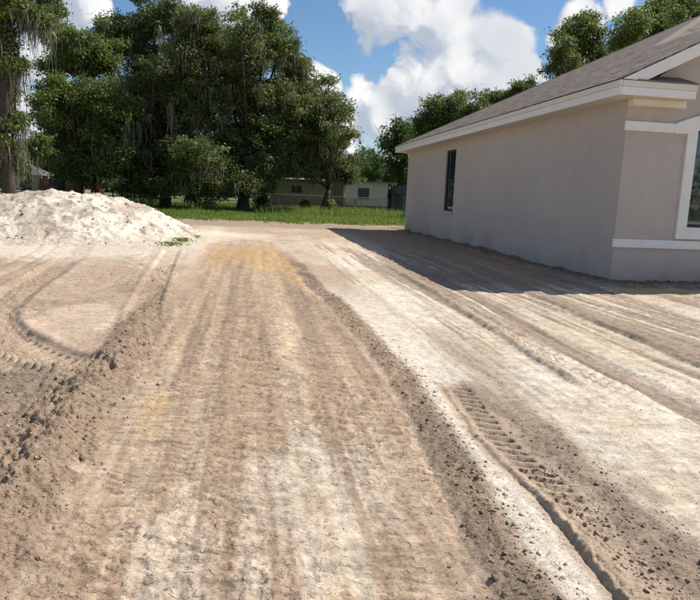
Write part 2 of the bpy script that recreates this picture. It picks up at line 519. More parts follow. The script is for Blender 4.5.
def link(name, me, mat=None, parent=None):
    o = bpy.data.objects.new(name, me)
    COL.objects.link(o)
    if parent is not None:
        o.parent = parent
    if mat is not None and me is not None:
        me.materials.append(mat)
    return o


def empty(name, loc=(0, 0, 0), rz=0.):
    o = bpy.data.objects.new(name, None)
    o.empty_display_size = .3
    COL.objects.link(o)
    o.location = loc
    o.rotation_euler = (0, 0, rz)
    return o


def np_mesh(name, V, Fc, smooth=True):
    """V (n,3); Fc list of (m,k) index arrays"""
    me = bpy.data.meshes.new(name)
    V = np.asarray(V, np.float32)
    if not isinstance(Fc, list):
        Fc = [Fc]
    me.vertices.add(len(V))
    me.vertices.foreach_set('co', V.ravel())
    idx = np.concatenate([f.ravel() for f in Fc]).astype(np.int32)
    tot = np.concatenate([np.full(len(f), f.shape[1], np.int32) for f in Fc])
    start = np.concatenate([[0], np.cumsum(tot)[:-1]]).astype(np.int32)
    me.loops.add(len(idx))
    me.loops.foreach_set('vertex_index', idx)
    me.polygons.add(len(tot))
    me.polygons.foreach_set('loop_start', start)
    me.polygons.foreach_set('loop_total', tot)
    if smooth:
        me.polygons.foreach_set('use_smooth', np.ones(len(tot), bool))
    me.update(calc_edges=True)
    return me


def add_color(me, name, C):
    a = me.attributes.new(name, 'FLOAT_COLOR', 'POINT')
    C = np.asarray(C, np.float32)
    if C.shape[1] == 3:
        C = np.concatenate([C, np.ones((len(C), 1), np.float32)], 1)
    a.data.foreach_set('color', C.ravel())


def add_float(me, name, A):
    a = me.attributes.new(name, 'FLOAT', 'POINT')
    a.data.foreach_set('value', np.asarray(A, np.float32))


class MB:
    """collects boxes, prisms, tubes and quads; build() links them as one mesh object"""

    def __init__(s):
        s.v = []; s.f = []

    def poly(s, pts):
        n = len(s.v); s.v += [tuple(map(float, p)) for p in pts]; s.f.append(tuple(range(n, n + len(pts))))
        return s

    def box(s, x0, x1, y0, y1, z0, z1):
        n = len(s.v)
        s.v += [(x, y, z) for z in (z0, z1) for y in (y0, y1) for x in (x0, x1)]
        for f in ((0, 2, 3, 1), (4, 5, 7, 6), (0, 1, 5, 4), (2, 6, 7, 3), (0, 4, 6, 2), (1, 3, 7, 5)):
            s.f.append(tuple(n + i for i in f))
        return s

    def prism(s, pts, vec):
        n = len(s.v); k = len(pts); vec = np.array(vec, float)
        pts = [np.array(p, float) for p in pts]
        s.v += [tuple(p) for p in pts] + [tuple(p + vec) for p in pts]
        s.f.append(tuple(n + i for i in range(k))[::-1])
        s.f.append(tuple(n + k + i for i in range(k)))
        for i in range(k):
            j = (i + 1) % k
            s.f.append((n + i, n + j, n + k + j, n + k + i))
        return s

    def tube(s, pts, rad_, sides=8, cap=True):
        pts = [np.array(p, float) for p in pts]
        n = len(s.v); m = len(pts)
        for i, p in enumerate(pts):
            d = pts[min(i + 1, m - 1)] - pts[max(i - 1, 0)]
            d = d / (np.linalg.norm(d) + 1e-9)
            u = np.cross(d, (0, 1, .13)); u /= np.linalg.norm(u) + 1e-9
            w = np.cross(d, u)
            r = rad_[i] if hasattr(rad_, '__len__') else rad_
            for k in range(sides):
                a = 2 * math.pi * k / sides
                s.v.append(tuple(p + r * (math.cos(a) * u + math.sin(a) * w)))
        for i in range(m - 1):
            for k in range(sides):
                k2 = (k + 1) % sides
                s.f.append((n + i * sides + k, n + i * sides + k2, n + (i + 1) * sides + k2, n + (i + 1) * sides + k))
        if cap:
            s.f.append(tuple(n + k for k in range(sides))[::-1])
            s.f.append(tuple(n + (m - 1) * sides + k for k in range(sides)))
        return s

    def build(s, name, mat, parent=None, bevel=0., smooth=False):
        me = bpy.data.meshes.new(name)
        me.from_pydata(s.v, [], s.f)
        if smooth:
            for p in me.polygons: p.use_smooth = True
        me.update()
        o = link(name, me, mat, parent)
        if bevel:
            b = o.modifiers.new('bevel', 'BEVEL'); b.width = bevel; b.segments = 2; b.limit_method = 'ANGLE'
        return o


# ------------------------------------------------------------------ materials
def new_mat(name):
    m = bpy.data.materials.new(name)
    m.use_nodes = True
    nt = m.node_tree
    b = nt.nodes['Principled BSDF']
    return m, nt.nodes, nt.links, b


def noise_mat(name, c1, c2, scale=8., rough=.8, bump=0., bscale=60., detail=5, spec=.3, metal=0., stretch=None):
    m, N, L, b = new_mat(name)
    tc = N.new('ShaderNodeTexCoord')
    src = tc.outputs['Object']
    if stretch:
        mp = N.new('ShaderNodeMapping'); mp.inputs['Scale'].default_value = stretch
        L.new(src, mp.inputs['Vector']); src = mp.outputs[0]
    n = N.new('ShaderNodeTexNoise'); n.inputs['Scale'].default_value = scale; n.inputs['Detail'].default_value = detail
    L.new(src, n.inputs['Vector'])
    r = N.new('ShaderNodeMapRange'); r.inputs['From Min'].default_value = .3; r.inputs['From Max'].default_value = .7
    L.new(n.outputs['Fac'], r.inputs['Value'])
    mx = N.new('ShaderNodeMix'); mx.data_type = 'RGBA'
    mx.inputs[6].default_value = (*c1, 1); mx.inputs[7].default_value = (*c2, 1)
    L.new(r.outputs[0], mx.inputs[0])
    L.new(mx.outputs[2], b.inputs['Base Color'])
    b.inputs['Roughness'].default_value = rough
    b.inputs['Specular IOR Level'].default_value = spec
    b.inputs['Metallic'].default_value = metal
    if bump:
        n2 = N.new('ShaderNodeTexNoise'); n2.inputs['Scale'].default_value = bscale; n2.inputs['Detail'].default_value = 4
        L.new(src, n2.inputs['Vector'])
        bp = N.new('ShaderNodeBump'); bp.inputs['Strength'].default_value = bump; bp.inputs['Distance'].default_value = .01
        L.new(n2.outputs['Fac'], bp.inputs['Height'])
        L.new(bp.outputs[0], b.inputs['Normal'])
    return m


def soil_mat(name, bump_d=.013):
    m, N, L, b = new_mat(name)
    at_ = N.new('ShaderNodeAttribute'); at_.attribute_name = 'soil'
    ro = N.new('ShaderNodeAttribute'); ro.attribute_name = 'loose'
    tc = N.new('ShaderNodeTexCoord')
    mp = N.new('ShaderNodeMapping'); mp.inputs['Scale'].default_value = (1, 2.2, 1)
    L.new(tc.outputs['Object'], mp.inputs['Vector'])
    n1 = N.new('ShaderNodeTexNoise'); n1.inputs['Scale'].default_value = 45; n1.inputs['Detail'].default_value = 7; n1.inputs['Roughness'].default_value = .68
    L.new(mp.outputs[0], n1.inputs['Vector'])
    n2 = N.new('ShaderNodeTexNoise'); n2.inputs['Scale'].default_value = 5; n2.inputs['Detail'].default_value = 5
    L.new(mp.outputs[0], n2.inputs['Vector'])
    n3 = N.new('ShaderNodeTexNoise'); n3.inputs['Scale'].default_value = 190; n3.inputs['Detail'].default_value = 3
    L.new(tc.outputs['Object'], n3.inputs['Vector'])

    def rng(o, a, bb, c, d):
        r = N.new('ShaderNodeMapRange')
        L.new(o, r.inputs['Value'])
        for k, v in zip(('From Min', 'From Max', 'To Min', 'To Max'), (a, bb, c, d)):
            r.inputs[k].default_value = v
        return r.outputs[0]

    def mul(a, c):
        q = N.new('ShaderNodeMath'); q.operation = 'MULTIPLY'
        L.new(a, q.inputs[0])
        if isinstance(c, float): q.inputs[1].default_value = c
        else: L.new(c, q.inputs[1])
        return q.outputs[0]
    f = mul(mul(rng(n1.outputs['Fac'], .3, .7, .78, 1.17), rng(n2.outputs['Fac'], .3, .7, .86, 1.1)), rng(n3.outputs['Fac'], .3, .7, .85, 1.13))
    vm = N.new('ShaderNodeVectorMath'); vm.operation = 'SCALE'
    L.new(at_.outputs['Color'], vm.inputs[0]); L.new(f, vm.inputs['Scale'])
    # scattered small dark and pale stones
    vo = N.new('ShaderNodeTexVoronoi'); vo.inputs['Scale'].default_value = 38; vo.inputs['Randomness'].default_value = 1
    L.new(tc.outputs['Object'], vo.inputs['Vector'])
    st = rng(vo.outputs['Distance'], .10, .18, 1., 0.)
    sp = N.new('ShaderNodeSeparateColor'); L.new(vo.outputs['Color'], sp.inputs[0])
    st = mul(st, rng(sp.outputs[0], .86, .88, 0., 1.))
    mx = N.new('ShaderNodeMix'); mx.data_type = 'RGBA'
    L.new(mul(st, .7), mx.inputs[0]); L.new(vm.outputs[0], mx.inputs[6]); mx.inputs[7].default_value = (.2, .155, .115, 1)
    L.new(mx.outputs[2], b.inputs['Base Color'])
    b.inputs['Roughness'].default_value = .95
    b.inputs['Specular IOR Level'].default_value = .15
    mp2 = N.new('ShaderNodeMapping'); mp2.inputs['Scale'].default_value = (12, 30, 12)
    L.new(tc.outputs['Object'], mp2.inputs['Vector'])
    n4 = N.new('ShaderNodeTexNoise'); n4.inputs['Scale'].default_value = 1; n4.inputs['Detail'].default_value = 4; n4.inputs['Distortion'].default_value = .6
    L.new(mp2.outputs[0], n4.inputs['Vector'])
    stp = N.new('ShaderNodeMapRange'); stp.interpolation_type = 'SMOOTHSTEP'
    L.new(n4.outputs['Fac'], stp.inputs['Value']); stp.inputs['From Min'].default_value = .49; stp.inputs['From Max'].default_value = .54
    stp.inputs['To Max'].default_value = .6
    mp3 = N.new('ShaderNodeMapping'); mp3.inputs['Scale'].default_value = (3.2, 6.5, 3)
    L.new(tc.outputs['Object'], mp3.inputs['Vector'])
    n5 = N.new('ShaderNodeTexNoise'); n5.inputs['Scale'].default_value = 1; n5.inputs['Detail'].default_value = 6; n5.inputs['Roughness'].default_value = .65
    L.new(mp3.outputs[0], n5.inputs['Vector'])
    st5 = N.new('ShaderNodeMapRange'); st5.interpolation_type = 'SMOOTHSTEP'
    L.new(n5.outputs['Fac'], st5.inputs['Value']); st5.inputs['From Min'].default_value = .46; st5.inputs['From Max'].default_value = .55
    st5.inputs['To Max'].default_value = .5
    hsa = N.new('ShaderNodeMath'); hsa.operation = 'ADD'
    L.new(st5.outputs[0], hsa.inputs[0]); L.new(n1.outputs['Fac'], hsa.inputs[1])
    hs0 = N.new('ShaderNodeMath'); hs0.operation = 'ADD'
    L.new(stp.outputs[0], hs0.inputs[0]); L.new(hsa.outputs[0], hs0.inputs[1])
    hs = N.new('ShaderNodeMath'); hs.operation = 'MULTIPLY_ADD'
    L.new(n3.outputs['Fac'], hs.inputs[0]); hs.inputs[1].default_value = .35; L.new(hs0.outputs[0], hs.inputs[2])
    bp = N.new('ShaderNodeBump'); bp.inputs['Distance'].default_value = bump_d
    L.new(rng(ro.outputs['Fac'], 0, 1, .75, 1.0), bp.inputs['Strength'])
    L.new(hs.outputs[0], bp.inputs['Height'])
    L.new(bp.outputs[0], b.inputs['Normal'])
    return m


def leaf_mat(name, dark, light, trans=.35):
    m, N, L, b = new_mat(name)
    a = N.new('ShaderNodeAttribute'); a.attribute_name = 'tint'
    mx = N.new('ShaderNodeMix'); mx.data_type = 'RGBA'
    mx.inputs[6].default_value = (*dark, 1); mx.inputs[7].default_value = (*light, 1)
    L.new(a.outputs['Fac'], mx.inputs[0])
    L.new(mx.outputs[2], b.inputs['Base Color'])
    b.inputs['Roughness'].default_value = .5
    b.inputs['Specular IOR Level'].default_value = .35
    t = N.new('ShaderNodeBsdfTranslucent')
    L.new(mx.outputs[2], t.inputs['Color'])
    ms = N.new('ShaderNodeMixShader'); ms.inputs[0].default_value = trans
    L.new(b.outputs[0], ms.inputs[1]); L.new(t.outputs[0], ms.inputs[2])
    L.new(ms.outputs[0], N['Material Output'].inputs['Surface'])
    return m


M = {}
M['soil'] = soil_mat('soil')
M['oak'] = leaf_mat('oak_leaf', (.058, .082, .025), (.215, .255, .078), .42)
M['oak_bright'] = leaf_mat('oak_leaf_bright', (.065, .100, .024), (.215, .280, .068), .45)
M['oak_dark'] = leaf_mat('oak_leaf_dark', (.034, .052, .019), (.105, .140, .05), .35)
M['green'] = leaf_mat('broad_leaf', (.045, .085, .020), (.130, .200, .048), .4)
M['rust_leaf'] = leaf_mat('rust_leaf', (.20, .09, .03), (.34, .19, .06), .3)
M['grass'] = leaf_mat('grass_blade', (.105, .165, .028), (.260, .330, .070), .5)
M['weed'] = leaf_mat('weed_leaf', (.10, .15, .03), (.30, .33, .08), .4)
M['moss'] = leaf_mat('spanish_moss', (.15, .150, .095), (.30, .29, .20), .4)
M['bark'] = noise_mat('bark', (.035, .029, .023), (.095, .08, .064), 6, .95, .8, 20, stretch=(3, 3, .6))


# ------------------------------------------------------------------ ground sheet
def build_ground():
    fine = np.arange(rad(-42), rad(60), .0026)
    rest = np.linspace(rad(60), rad(318), 66)[0:-1]
    ang = np.concatenate([fine, rest])
    r_in = np.linspace(.12, 1.15, 12)
    r_mid = np.concatenate([1.2 * np.exp(np.arange(0, math.log(5), .0034)), 6. * np.exp(np.arange(.0005, math.log(52 / 6), .0046))])
    r_out = r_mid[-1] * np.exp(np.arange(.03, math.log(6000 / 52), .07))
    r = np.concatenate([r_in, r_mid, r_out])
    A, Rr = np.meshgrid(ang, r)
    x = (np.sin(A) * Rr).ravel(); y = (np.cos(A) * Rr).ravel()
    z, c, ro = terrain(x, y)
    n, k = len(r), len(ang)
    i = np.arange(n - 1)[:, None] * k; j = np.arange(k)[None, :]; j2 = (j + 1) % k
    q = np.stack([i + j, i + j2, i + k + j2, i + k + j], -1).reshape(-1, 4)
    V = np.stack([x, y, z], 1)
    V = np.concatenate([V, [[0, 0, zat(0, 0)]]])
    c = np.concatenate([c, c[:1]]); ro = np.concatenate([ro, ro[:1]])
    jj = np.arange(k)
    tri = np.stack([jj, np.full(k, len(V) - 1), (jj + 1) % k], 1)
    me = np_mesh('ground', V, [q[:, ::-1], tri[:, ::-1]])
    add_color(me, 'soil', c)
    add_float(me, 'loose', ro)
    me.flip_normals() if me.polygons[len(me.polygons) // 2].normal.z < 0 else None
    set_props(link('ground', me, M['soil']), kind='structure')


build_ground()

# ------------------------------------------------------------------ sand pile
PILE_TOPS = [(-40, 194, 17.2), (0, 193, 17.2), (28, 190, 17.4), (52, 187.5, 17.4), (75, 188.5, 17.6), (98, 191.5, 17.9), (120, 196.5, 18.3),
             (140, 203.5, 18.8), (158, 211.5, 19.3), (172, 219, 19.8), (184, 225.5, 20.3), (196, 230, 20.6), (-90, 199, 16.8), (-150, 206, 16.5)]
PILE_P = np.array([at(*p) for p in PILE_TOPS])


def pile_height(x, y):
    k = 9.
    acc = 0
    for (a, b, c) in PILE_P:
        d = np.sqrt((x - a) ** 2 + ((y - b) * np.where(y < b, .86, 1.)) ** 2 + .02)
        h = c + .03 - .62 * d + .042 * d * np.minimum(d, 4)
        acc = acc + np.exp(k * np.clip(h, -3, 3))
    h = np.log(acc) / k - .05
    w = S(0, .25, h)
    gul = fbm(x * 1.1, y * .5, 3, 200)
    h = h + w * (.07 * fbm(x * 1.4, y * 1.4, 4, 201) + .05 * gul + .07 * (clods(x, y, 202, 4.5) - .5) + .035 * (clods(x, y, 203, 9) - .5) + .022 * (clods(x, y, 204, 20) - .5))
    return h


def build_pile():
    xs = np.arange(-11.5, -.4, .032); ys = np.arange(13.6, 22.6, .036)
    X, Y = np.meshgrid(xs, ys)
    h = pile_height(X, Y)
    gz, _, _ = terrain(X.ravel(), Y.ravel()); gz = gz.reshape(X.shape)
    Z = gz + h - .02
    keep = h > -.06
    ny, nx = X.shape
    ii = np.arange(ny * nx).reshape(ny, nx)
    kq = keep[:-1, :-1] & keep[1:, :-1] & keep[:-1, 1:] & keep[1:, 1:]
    q = np.stack([ii[:-1, :-1][kq], ii[:-1, 1:][kq], ii[1:, 1:][kq], ii[1:, :-1][kq]], 1)
    used = np.unique(q); mp = -np.ones(ny * nx, int); mp[used] = np.arange(len(used))
    x, y, z = X.ravel()[used], Y.ravel()[used], Z.ravel()[used]
    V = np.stack([x, y, z], 1)
    n = fbm(x * 1.3, y * 1.0, 4, 210); n2 = fbm(x * 5, y * 5, 4, 211); n3 = fbm(x * .6, y * .35, 2, 212)
    w = np.array([.74, .66, .55]); g = np.array([.45, .375, .30]); d = np.array([.27, .215, .165])
    a = S(-.1, .35, n + .5 * n2 + .4 * n3 + .35 * (1 - S(-5.4, -3.6, x)) - .12)[:, None]
    c = w * (1 - a * .8) + g * a * .8
    b = S(.2, .5, n2 + .4 * n)[:, None] * .55
    c = c * (1 - b) + d * b
    tz, tcol, _ = terrain(x, y)
    bl = S(.0, .30, h.ravel()[used] + .10 * n2)[:, None]
    c = tcol * (1 - bl) + c * bl
    me = np_mesh('sand_pile', V, mp[q])
    add_color(me, 'soil', c); add_float(me, 'loose', np.full(len(V), 1.))
    o = link('sand_pile', me, M['soil'])
    set_props(o, 'long pale heap of dumped white sand with grey clumps', 'sand pile')


build_pile()


# ------------------------------------------------------------------ loose clods of soil
def build_clods():
    rng = np.random.default_rng(5)
    t = (1 + 5 ** .5) / 2
    ico = np.array([(-1, t, 0), (1, t, 0), (-1, -t, 0), (1, -t, 0), (0, -1, t), (0, 1, t), (0, -1, -t), (0, 1, -t), (t, 0, -1), (t, 0, 1), (-t, 0, -1), (-t, 0, 1)]) / 1.9
    icf = np.array([(0, 11, 5), (0, 5, 1), (0, 1, 7), (0, 7, 10), (0, 10, 11), (1, 5, 9), (5, 11, 4), (11, 10, 2), (10, 7, 6), (7, 1, 8), (3, 9, 4), (3, 4, 2), (3, 2, 6), (3, 6, 8), (3, 8, 9), (4, 9, 5), (2, 4, 11), (6, 2, 10), (8, 6, 7), (9, 8, 1)])
    P = []; R_ = []

    def put(n, fx, fy, smin, smax, pw=2.5):
        y = fy(rng.random(n)); x = fx(n, y)
        P.append(np.stack([x, y], 1)); R_.append(smin + (smax - smin) * rng.random(n) ** pw)
    put(2300, lambda n, y: np.interp(y, BERM_Y, BERM_X) + .03 + rng.normal(0, .085, n), lambda u: 1.7 + 10.5 * u ** 1.5, .003, .013, 3)
    put(900, lambda n, y: -.98 + rng.normal(0, .16, n), lambda u: 1.8 + 5.5 * u, .003, .013, 3)
    put(800, lambda n, y: -1.5 + rng.normal(0, .35, n), lambda u: 2.6 + 2.6 * u, .003, .018, 4)
    put(450, lambda n, y: 1.42 + np.abs(rng.normal(0, .12, n)), lambda u: 1.7 + 1.3 * u, .003, .012)
    put(260, lambda n, y: 1.75 + rng.normal(0, .1, n), lambda u: 1.7 + 2 * u, .003, .010)
    put(900, lambda n, y: -.3 + 3.5 * rng.random(n), lambda u: 1.8 + 9 * u, .002, .006)
    put(500, lambda n, y: 6.25 - np.abs(rng.normal(0, .25, n)), lambda u: 10 + 16 * u, .01, .035)
    put(300, lambda n, y: 6.3 + 2.5 * rng.random(n), lambda u: 10.45 - .5 * u, .008, .03)
    put(420, lambda n, y: -2.6 + 1.5 * rng.random(n), lambda u: 6.2 + 7 * u, .004, .014)
    P = np.concatenate(P); R_ = np.concatenate(R_)
    gz, gc, _ = terrain(P[:, 0], P[:, 1])
    # lumps on the sand pile
    n = 1300
    px = rng.uniform(-9, -1.4, n); py = rng.uniform(14, 20.5, n)
    ph = pile_height(px, py); ok = ph > .02
    px, py, ph = px[ok], py[ok], ph[ok]
    pz = terrain(px, py)[0] + ph - .02
    pr = .008 + .030 * rng.random(len(px)) ** 3
    pc = np.where(rng.random(len(px))[:, None] < .45, [[.30, .24, .19]], [[.58, .50, .40]])
    C3 = np.concatenate([np.column_stack([P, gz]), np.column_stack([px, py, pz])])
    R_ = np.concatenate([R_, pr]); gc = np.concatenate([gc * 1.2, pc])
    N_ = len(C3)
    jit = 1 + .35 * rng.normal(size=(N_, 12, 1))
    sc = rng.uniform(.7, 1.3, (N_, 1, 3)); sc[:, :, 2] *= .75
    a = rng.uniform(0, 6.28, N_); ca, sa = np.cos(a)[:, None], np.sin(a)[:, None]
    v = ico[None] * jit * sc
    v = np.stack([v[..., 0] * ca - v[..., 1] * sa, v[..., 0] * sa + v[..., 1] * ca, v[..., 2]], -1)
    V = (v * R_[:, None, None] + C3[:, None, :] + np.array([0, 0, .05]) * R_[:, None, None]).reshape(-1, 3)
    Fc = (icf[None] + 12 * np.arange(N_)[:, None, None]).reshape(-1, 3)
    me = np_mesh('soil_clods', V, Fc, smooth=False)
    add_color(me, 'soil', np.repeat(gc * rng.uniform(.75, 1.15, (N_, 1)), 12, 0)); add_float(me, 'loose', np.ones(len(V)))
    o = link('soil_clods', me, M['soil'])
    set_props(o, 'loose clods and crumbs of soil strewn over the dirt', 'soil', kind='stuff')


build_clods()

# ------------------------------------------------------------------ the stucco house
def stucco_mat():
    m, N, L, b = new_mat('stucco')
    tc = N.new('ShaderNodeTexCoord')
    n = N.new('ShaderNodeTexNoise'); n.inputs['Scale'].default_value = .55; n.inputs['Detail'].default_value = 6; n.inputs['Roughness'].default_value = .6
    L.new(tc.outputs['Object'], n.inputs['Vector'])
    r = N.new('ShaderNodeMapRange'); r.inputs['From Min'].default_value = .3; r.inputs['From Max'].default_value = .7
    L.new(n.outputs['Fac'], r.inputs['Value'])
    mx = N.new('ShaderNodeMix'); mx.data_type = 'RGBA'
    mx.inputs[6].default_value = (.455, .40, .358, 1); mx.inputs[7].default_value = (.505, .45, .405, 1)
    L.new(r.outputs[0], mx.inputs[0])
    tn = N.new('ShaderNodeTexNoise'); tn.inputs['Scale'].default_value = 5; tn.inputs['Detail'].default_value = 8; tn.inputs['Roughness'].default_value = .7
    L.new(tc.outputs['Object'], tn.inputs['Vector'])
    tr = N.new('ShaderNodeMapRange'); tr.inputs['From Min'].default_value = .3; tr.inputs['From Max'].default_value = .7
    tr.inputs['To Min'].default_value = .93; tr.inputs['To Max'].default_value = 1.06
    L.new(tn.outputs['Fac'], tr.inputs['Value'])
    ts = N.new('ShaderNodeVectorMath'); ts.operation = 'SCALE'
    L.new(mx.outputs[2], ts.inputs[0]); L.new(tr.outputs[0], ts.inputs['Scale'])
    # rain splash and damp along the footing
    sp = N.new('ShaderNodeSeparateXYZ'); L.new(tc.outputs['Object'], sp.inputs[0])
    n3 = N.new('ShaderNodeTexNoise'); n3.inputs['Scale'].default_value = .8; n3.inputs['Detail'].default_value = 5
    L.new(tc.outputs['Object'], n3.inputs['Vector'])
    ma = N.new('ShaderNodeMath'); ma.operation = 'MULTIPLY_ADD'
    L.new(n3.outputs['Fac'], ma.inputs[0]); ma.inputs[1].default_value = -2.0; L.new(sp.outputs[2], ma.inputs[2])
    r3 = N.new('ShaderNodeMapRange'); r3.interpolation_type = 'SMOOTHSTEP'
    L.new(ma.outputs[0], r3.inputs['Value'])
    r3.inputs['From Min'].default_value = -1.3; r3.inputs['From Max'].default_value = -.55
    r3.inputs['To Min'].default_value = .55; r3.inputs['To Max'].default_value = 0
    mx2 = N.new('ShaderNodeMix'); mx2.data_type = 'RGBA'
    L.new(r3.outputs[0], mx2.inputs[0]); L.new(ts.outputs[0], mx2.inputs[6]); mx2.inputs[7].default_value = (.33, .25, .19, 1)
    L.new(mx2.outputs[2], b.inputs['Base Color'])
    b.inputs['Roughness'].default_value = .9; b.inputs['Specular IOR Level'].default_value = .2
    n2 = N.new('ShaderNodeTexNoise'); n2.inputs['Scale'].default_value = 26; n2.inputs['Detail'].default_value = 6; n2.inputs['Roughness'].default_value = .65
    L.new(tc.outputs['Object'], n2.inputs['Vector'])
    bp = N.new('ShaderNodeBump'); bp.inputs['Strength'].default_value = .55; bp.inputs['Distance'].default_value = .008
    L.new(n2.outputs['Fac'], bp.inputs['Height']); L.new(bp.outputs[0], b.inputs['Normal'])
    return m


def shingle_mat(name, c1, c2, c3):
    m, N, L, b = new_mat(name)
    uv = N.new('ShaderNodeUVMap'); uv.uv_map = 'UVMap'
    br = N.new('ShaderNodeTexBrick')
    br.inputs['Scale'].default_value = 1
    br.inputs['Brick Width'].default_value = .24; br.inputs['Row Height'].default_value = .14
    br.inputs['Mortar Size'].default_value = .006; br.inputs['Mortar Smooth'].default_value = .3
    br.offset = .37
    br.inputs['Color1'].default_value = (*c1, 1); br.inputs['Color2'].default_value = (*c2, 1); br.inputs['Mortar'].default_value = (c1[0] * .4, c1[1] * .4, c1[2] * .4, 1)
    L.new(uv.outputs[0], br.inputs['Vector'])
    n = N.new('ShaderNodeTexNoise'); n.inputs['Scale'].default_value = 3.5; n.inputs['Detail'].default_value = 6; n.inputs['Roughness'].default_value = .7
    L.new(uv.outputs[0], n.inputs['Vector'])
    r = N.new('ShaderNodeMapRange'); r.inputs['From Min'].default_value = .45; r.inputs['From Max'].default_value = .8
    L.new(n.outputs['Fac'], r.inputs['Value'])
    mx = N.new('ShaderNodeMix'); mx.data_type = 'RGBA'
    L.new(r.outputs[0], mx.inputs[0]); L.new(br.outputs['Color'], mx.inputs[6]); mx.inputs[7].default_value = (*c3, 1)
    g = N.new('ShaderNodeTexNoise'); g.inputs['Scale'].default_value = 20; g.inputs['Detail'].default_value = 3
    L.new(uv.outputs[0], g.inputs['Vector'])
    gr = N.new('ShaderNodeMapRange'); gr.inputs['From Min'].default_value = .3; gr.inputs['From Max'].default_value = .7
    gr.inputs['To Min'].default_value = .55; gr.inputs['To Max'].default_value = 1.4
    L.new(g.outputs['Fac'], gr.inputs['Value'])
    vs = N.new('ShaderNodeVectorMath'); vs.operation = 'SCALE'
    L.new(mx.outputs[2], vs.inputs[0]); L.new(gr.outputs[0], vs.inputs['Scale'])
    L.new(vs.outputs[0], b.inputs['Base Color'])
    b.inputs['Roughness'].default_value = .95; b.inputs['Specular IOR Level'].default_value = .15
    # each course laps over the one below: saw-tooth height up the slope
    sx = N.new('ShaderNodeSeparateXYZ'); L.new(uv.outputs[0], sx.inputs[0])
    md = N.new('ShaderNodeMath'); md.operation = 'DIVIDE'; L.new(sx.outputs[1], md.inputs[0]); md.inputs[1].default_value = .14
    fr = N.new('ShaderNodeMath'); fr.operation = 'FRACT'; L.new(md.outputs[0], fr.inputs[0])
    inv = N.new('ShaderNodeMath'); inv.operation = 'MULTIPLY_ADD'; L.new(fr.outputs[0], inv.inputs[0]); inv.inputs[1].default_value = -.6
    L.new(br.outputs['Fac'], inv.inputs[2])
    ad = N.new('ShaderNodeMath'); ad.operation = 'MULTIPLY_ADD'; L.new(g.outputs['Fac'], ad.inputs[0]); ad.inputs[1].default_value = .6; L.new(inv.outputs[0], ad.inputs[2])
    bp = N.new('ShaderNodeBump'); bp.inputs['Strength'].default_value = .8; bp.inputs['Distance'].default_value = .012
    L.new(ad.outputs[0], bp.inputs['Height']); L.new(bp.outputs[0], b.inputs['Normal'])
    return m


def glass_mat(name, tint=(.02, .03, .035)):
    m, N, L, b = new_mat(name)
    b.inputs['Base Color'].default_value = (*tint, 1)
    b.inputs['Roughness'].default_value = .03
    b.inputs['Specular IOR Level'].default_value = .9
    b.inputs['IOR'].default_value = 1.52
    b.inputs['Coat Weight'].default_value = .6
    b.inputs['Coat Roughness'].default_value = .02
    return m


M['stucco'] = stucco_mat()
M['trim'] = noise_mat('white_trim', (.74, .72, .68), (.80, .785, .75), 3, .55, .15, 40)
M['cream'] = noise_mat('cream_trim', (.68, .62, .52), (.74, .68, .58), 3, .6, .15, 40)
M['soffit'] = noise_mat('soffit', (.60, .54, .46), (.66, .60, .51), 4, .7)
M['shingle'] = shingle_mat('roof_shingle', (.215, .172, .145), (.080, .064, .055), (.18, .147, .125))
M['glass'] = glass_mat('window_glass')
M['bronze'] = noise_mat('dark_frame', (.03, .028, .026), (.045, .042, .04), 5, .45)
M['vinyl'] = noise_mat('vinyl_frame', (.72, .72, .70), (.78, .78, .76), 5, .4)

WX, FY, BY = 6.40, 10.52, 26.10
EX, EY, BEY = 5.94, 10.06, 26.56
ZE, ZS, PT = 3.42, 3.20, .5
GX = 9.10
MY0 = 11.0
RX1 = 22.94
WX1, GX1 = 22.48, 11.80


def wall_sheet(mb, fn, u0, u1, v0, v1, holes, depth_vec):
    us = sorted({u0, u1} | {h[0] for h in holes} | {h[1] for h in holes})
    vs = sorted({v0, v1} | {h[2] for h in holes} | {h[3] for h in holes})
    for i in range(len(us) - 1):
        for j in range(len(vs) - 1):
            cu, cv = (us[i] + us[i + 1]) / 2, (vs[j] + vs[j + 1]) / 2
            if any(h[0] < cu < h[1] and h[2] < cv < h[3] for h in holes):
                continue
            mb.poly([fn(us[i], vs[j]), fn(us[i + 1], vs[j]), fn(us[i + 1], vs[j + 1]), fn(us[i], vs[j + 1])])
    dv = np.array(depth_vec)
    for (a, b, c, d) in holes:
        cs = [fn(a, c), fn(b, c), fn(b, d), fn(a, d)]
        for k in range(4):
            p, q = np.array(cs[k], float), np.array(cs[(k + 1) % 4], float)
            mb.poly([p, q, q + dv, p + dv])


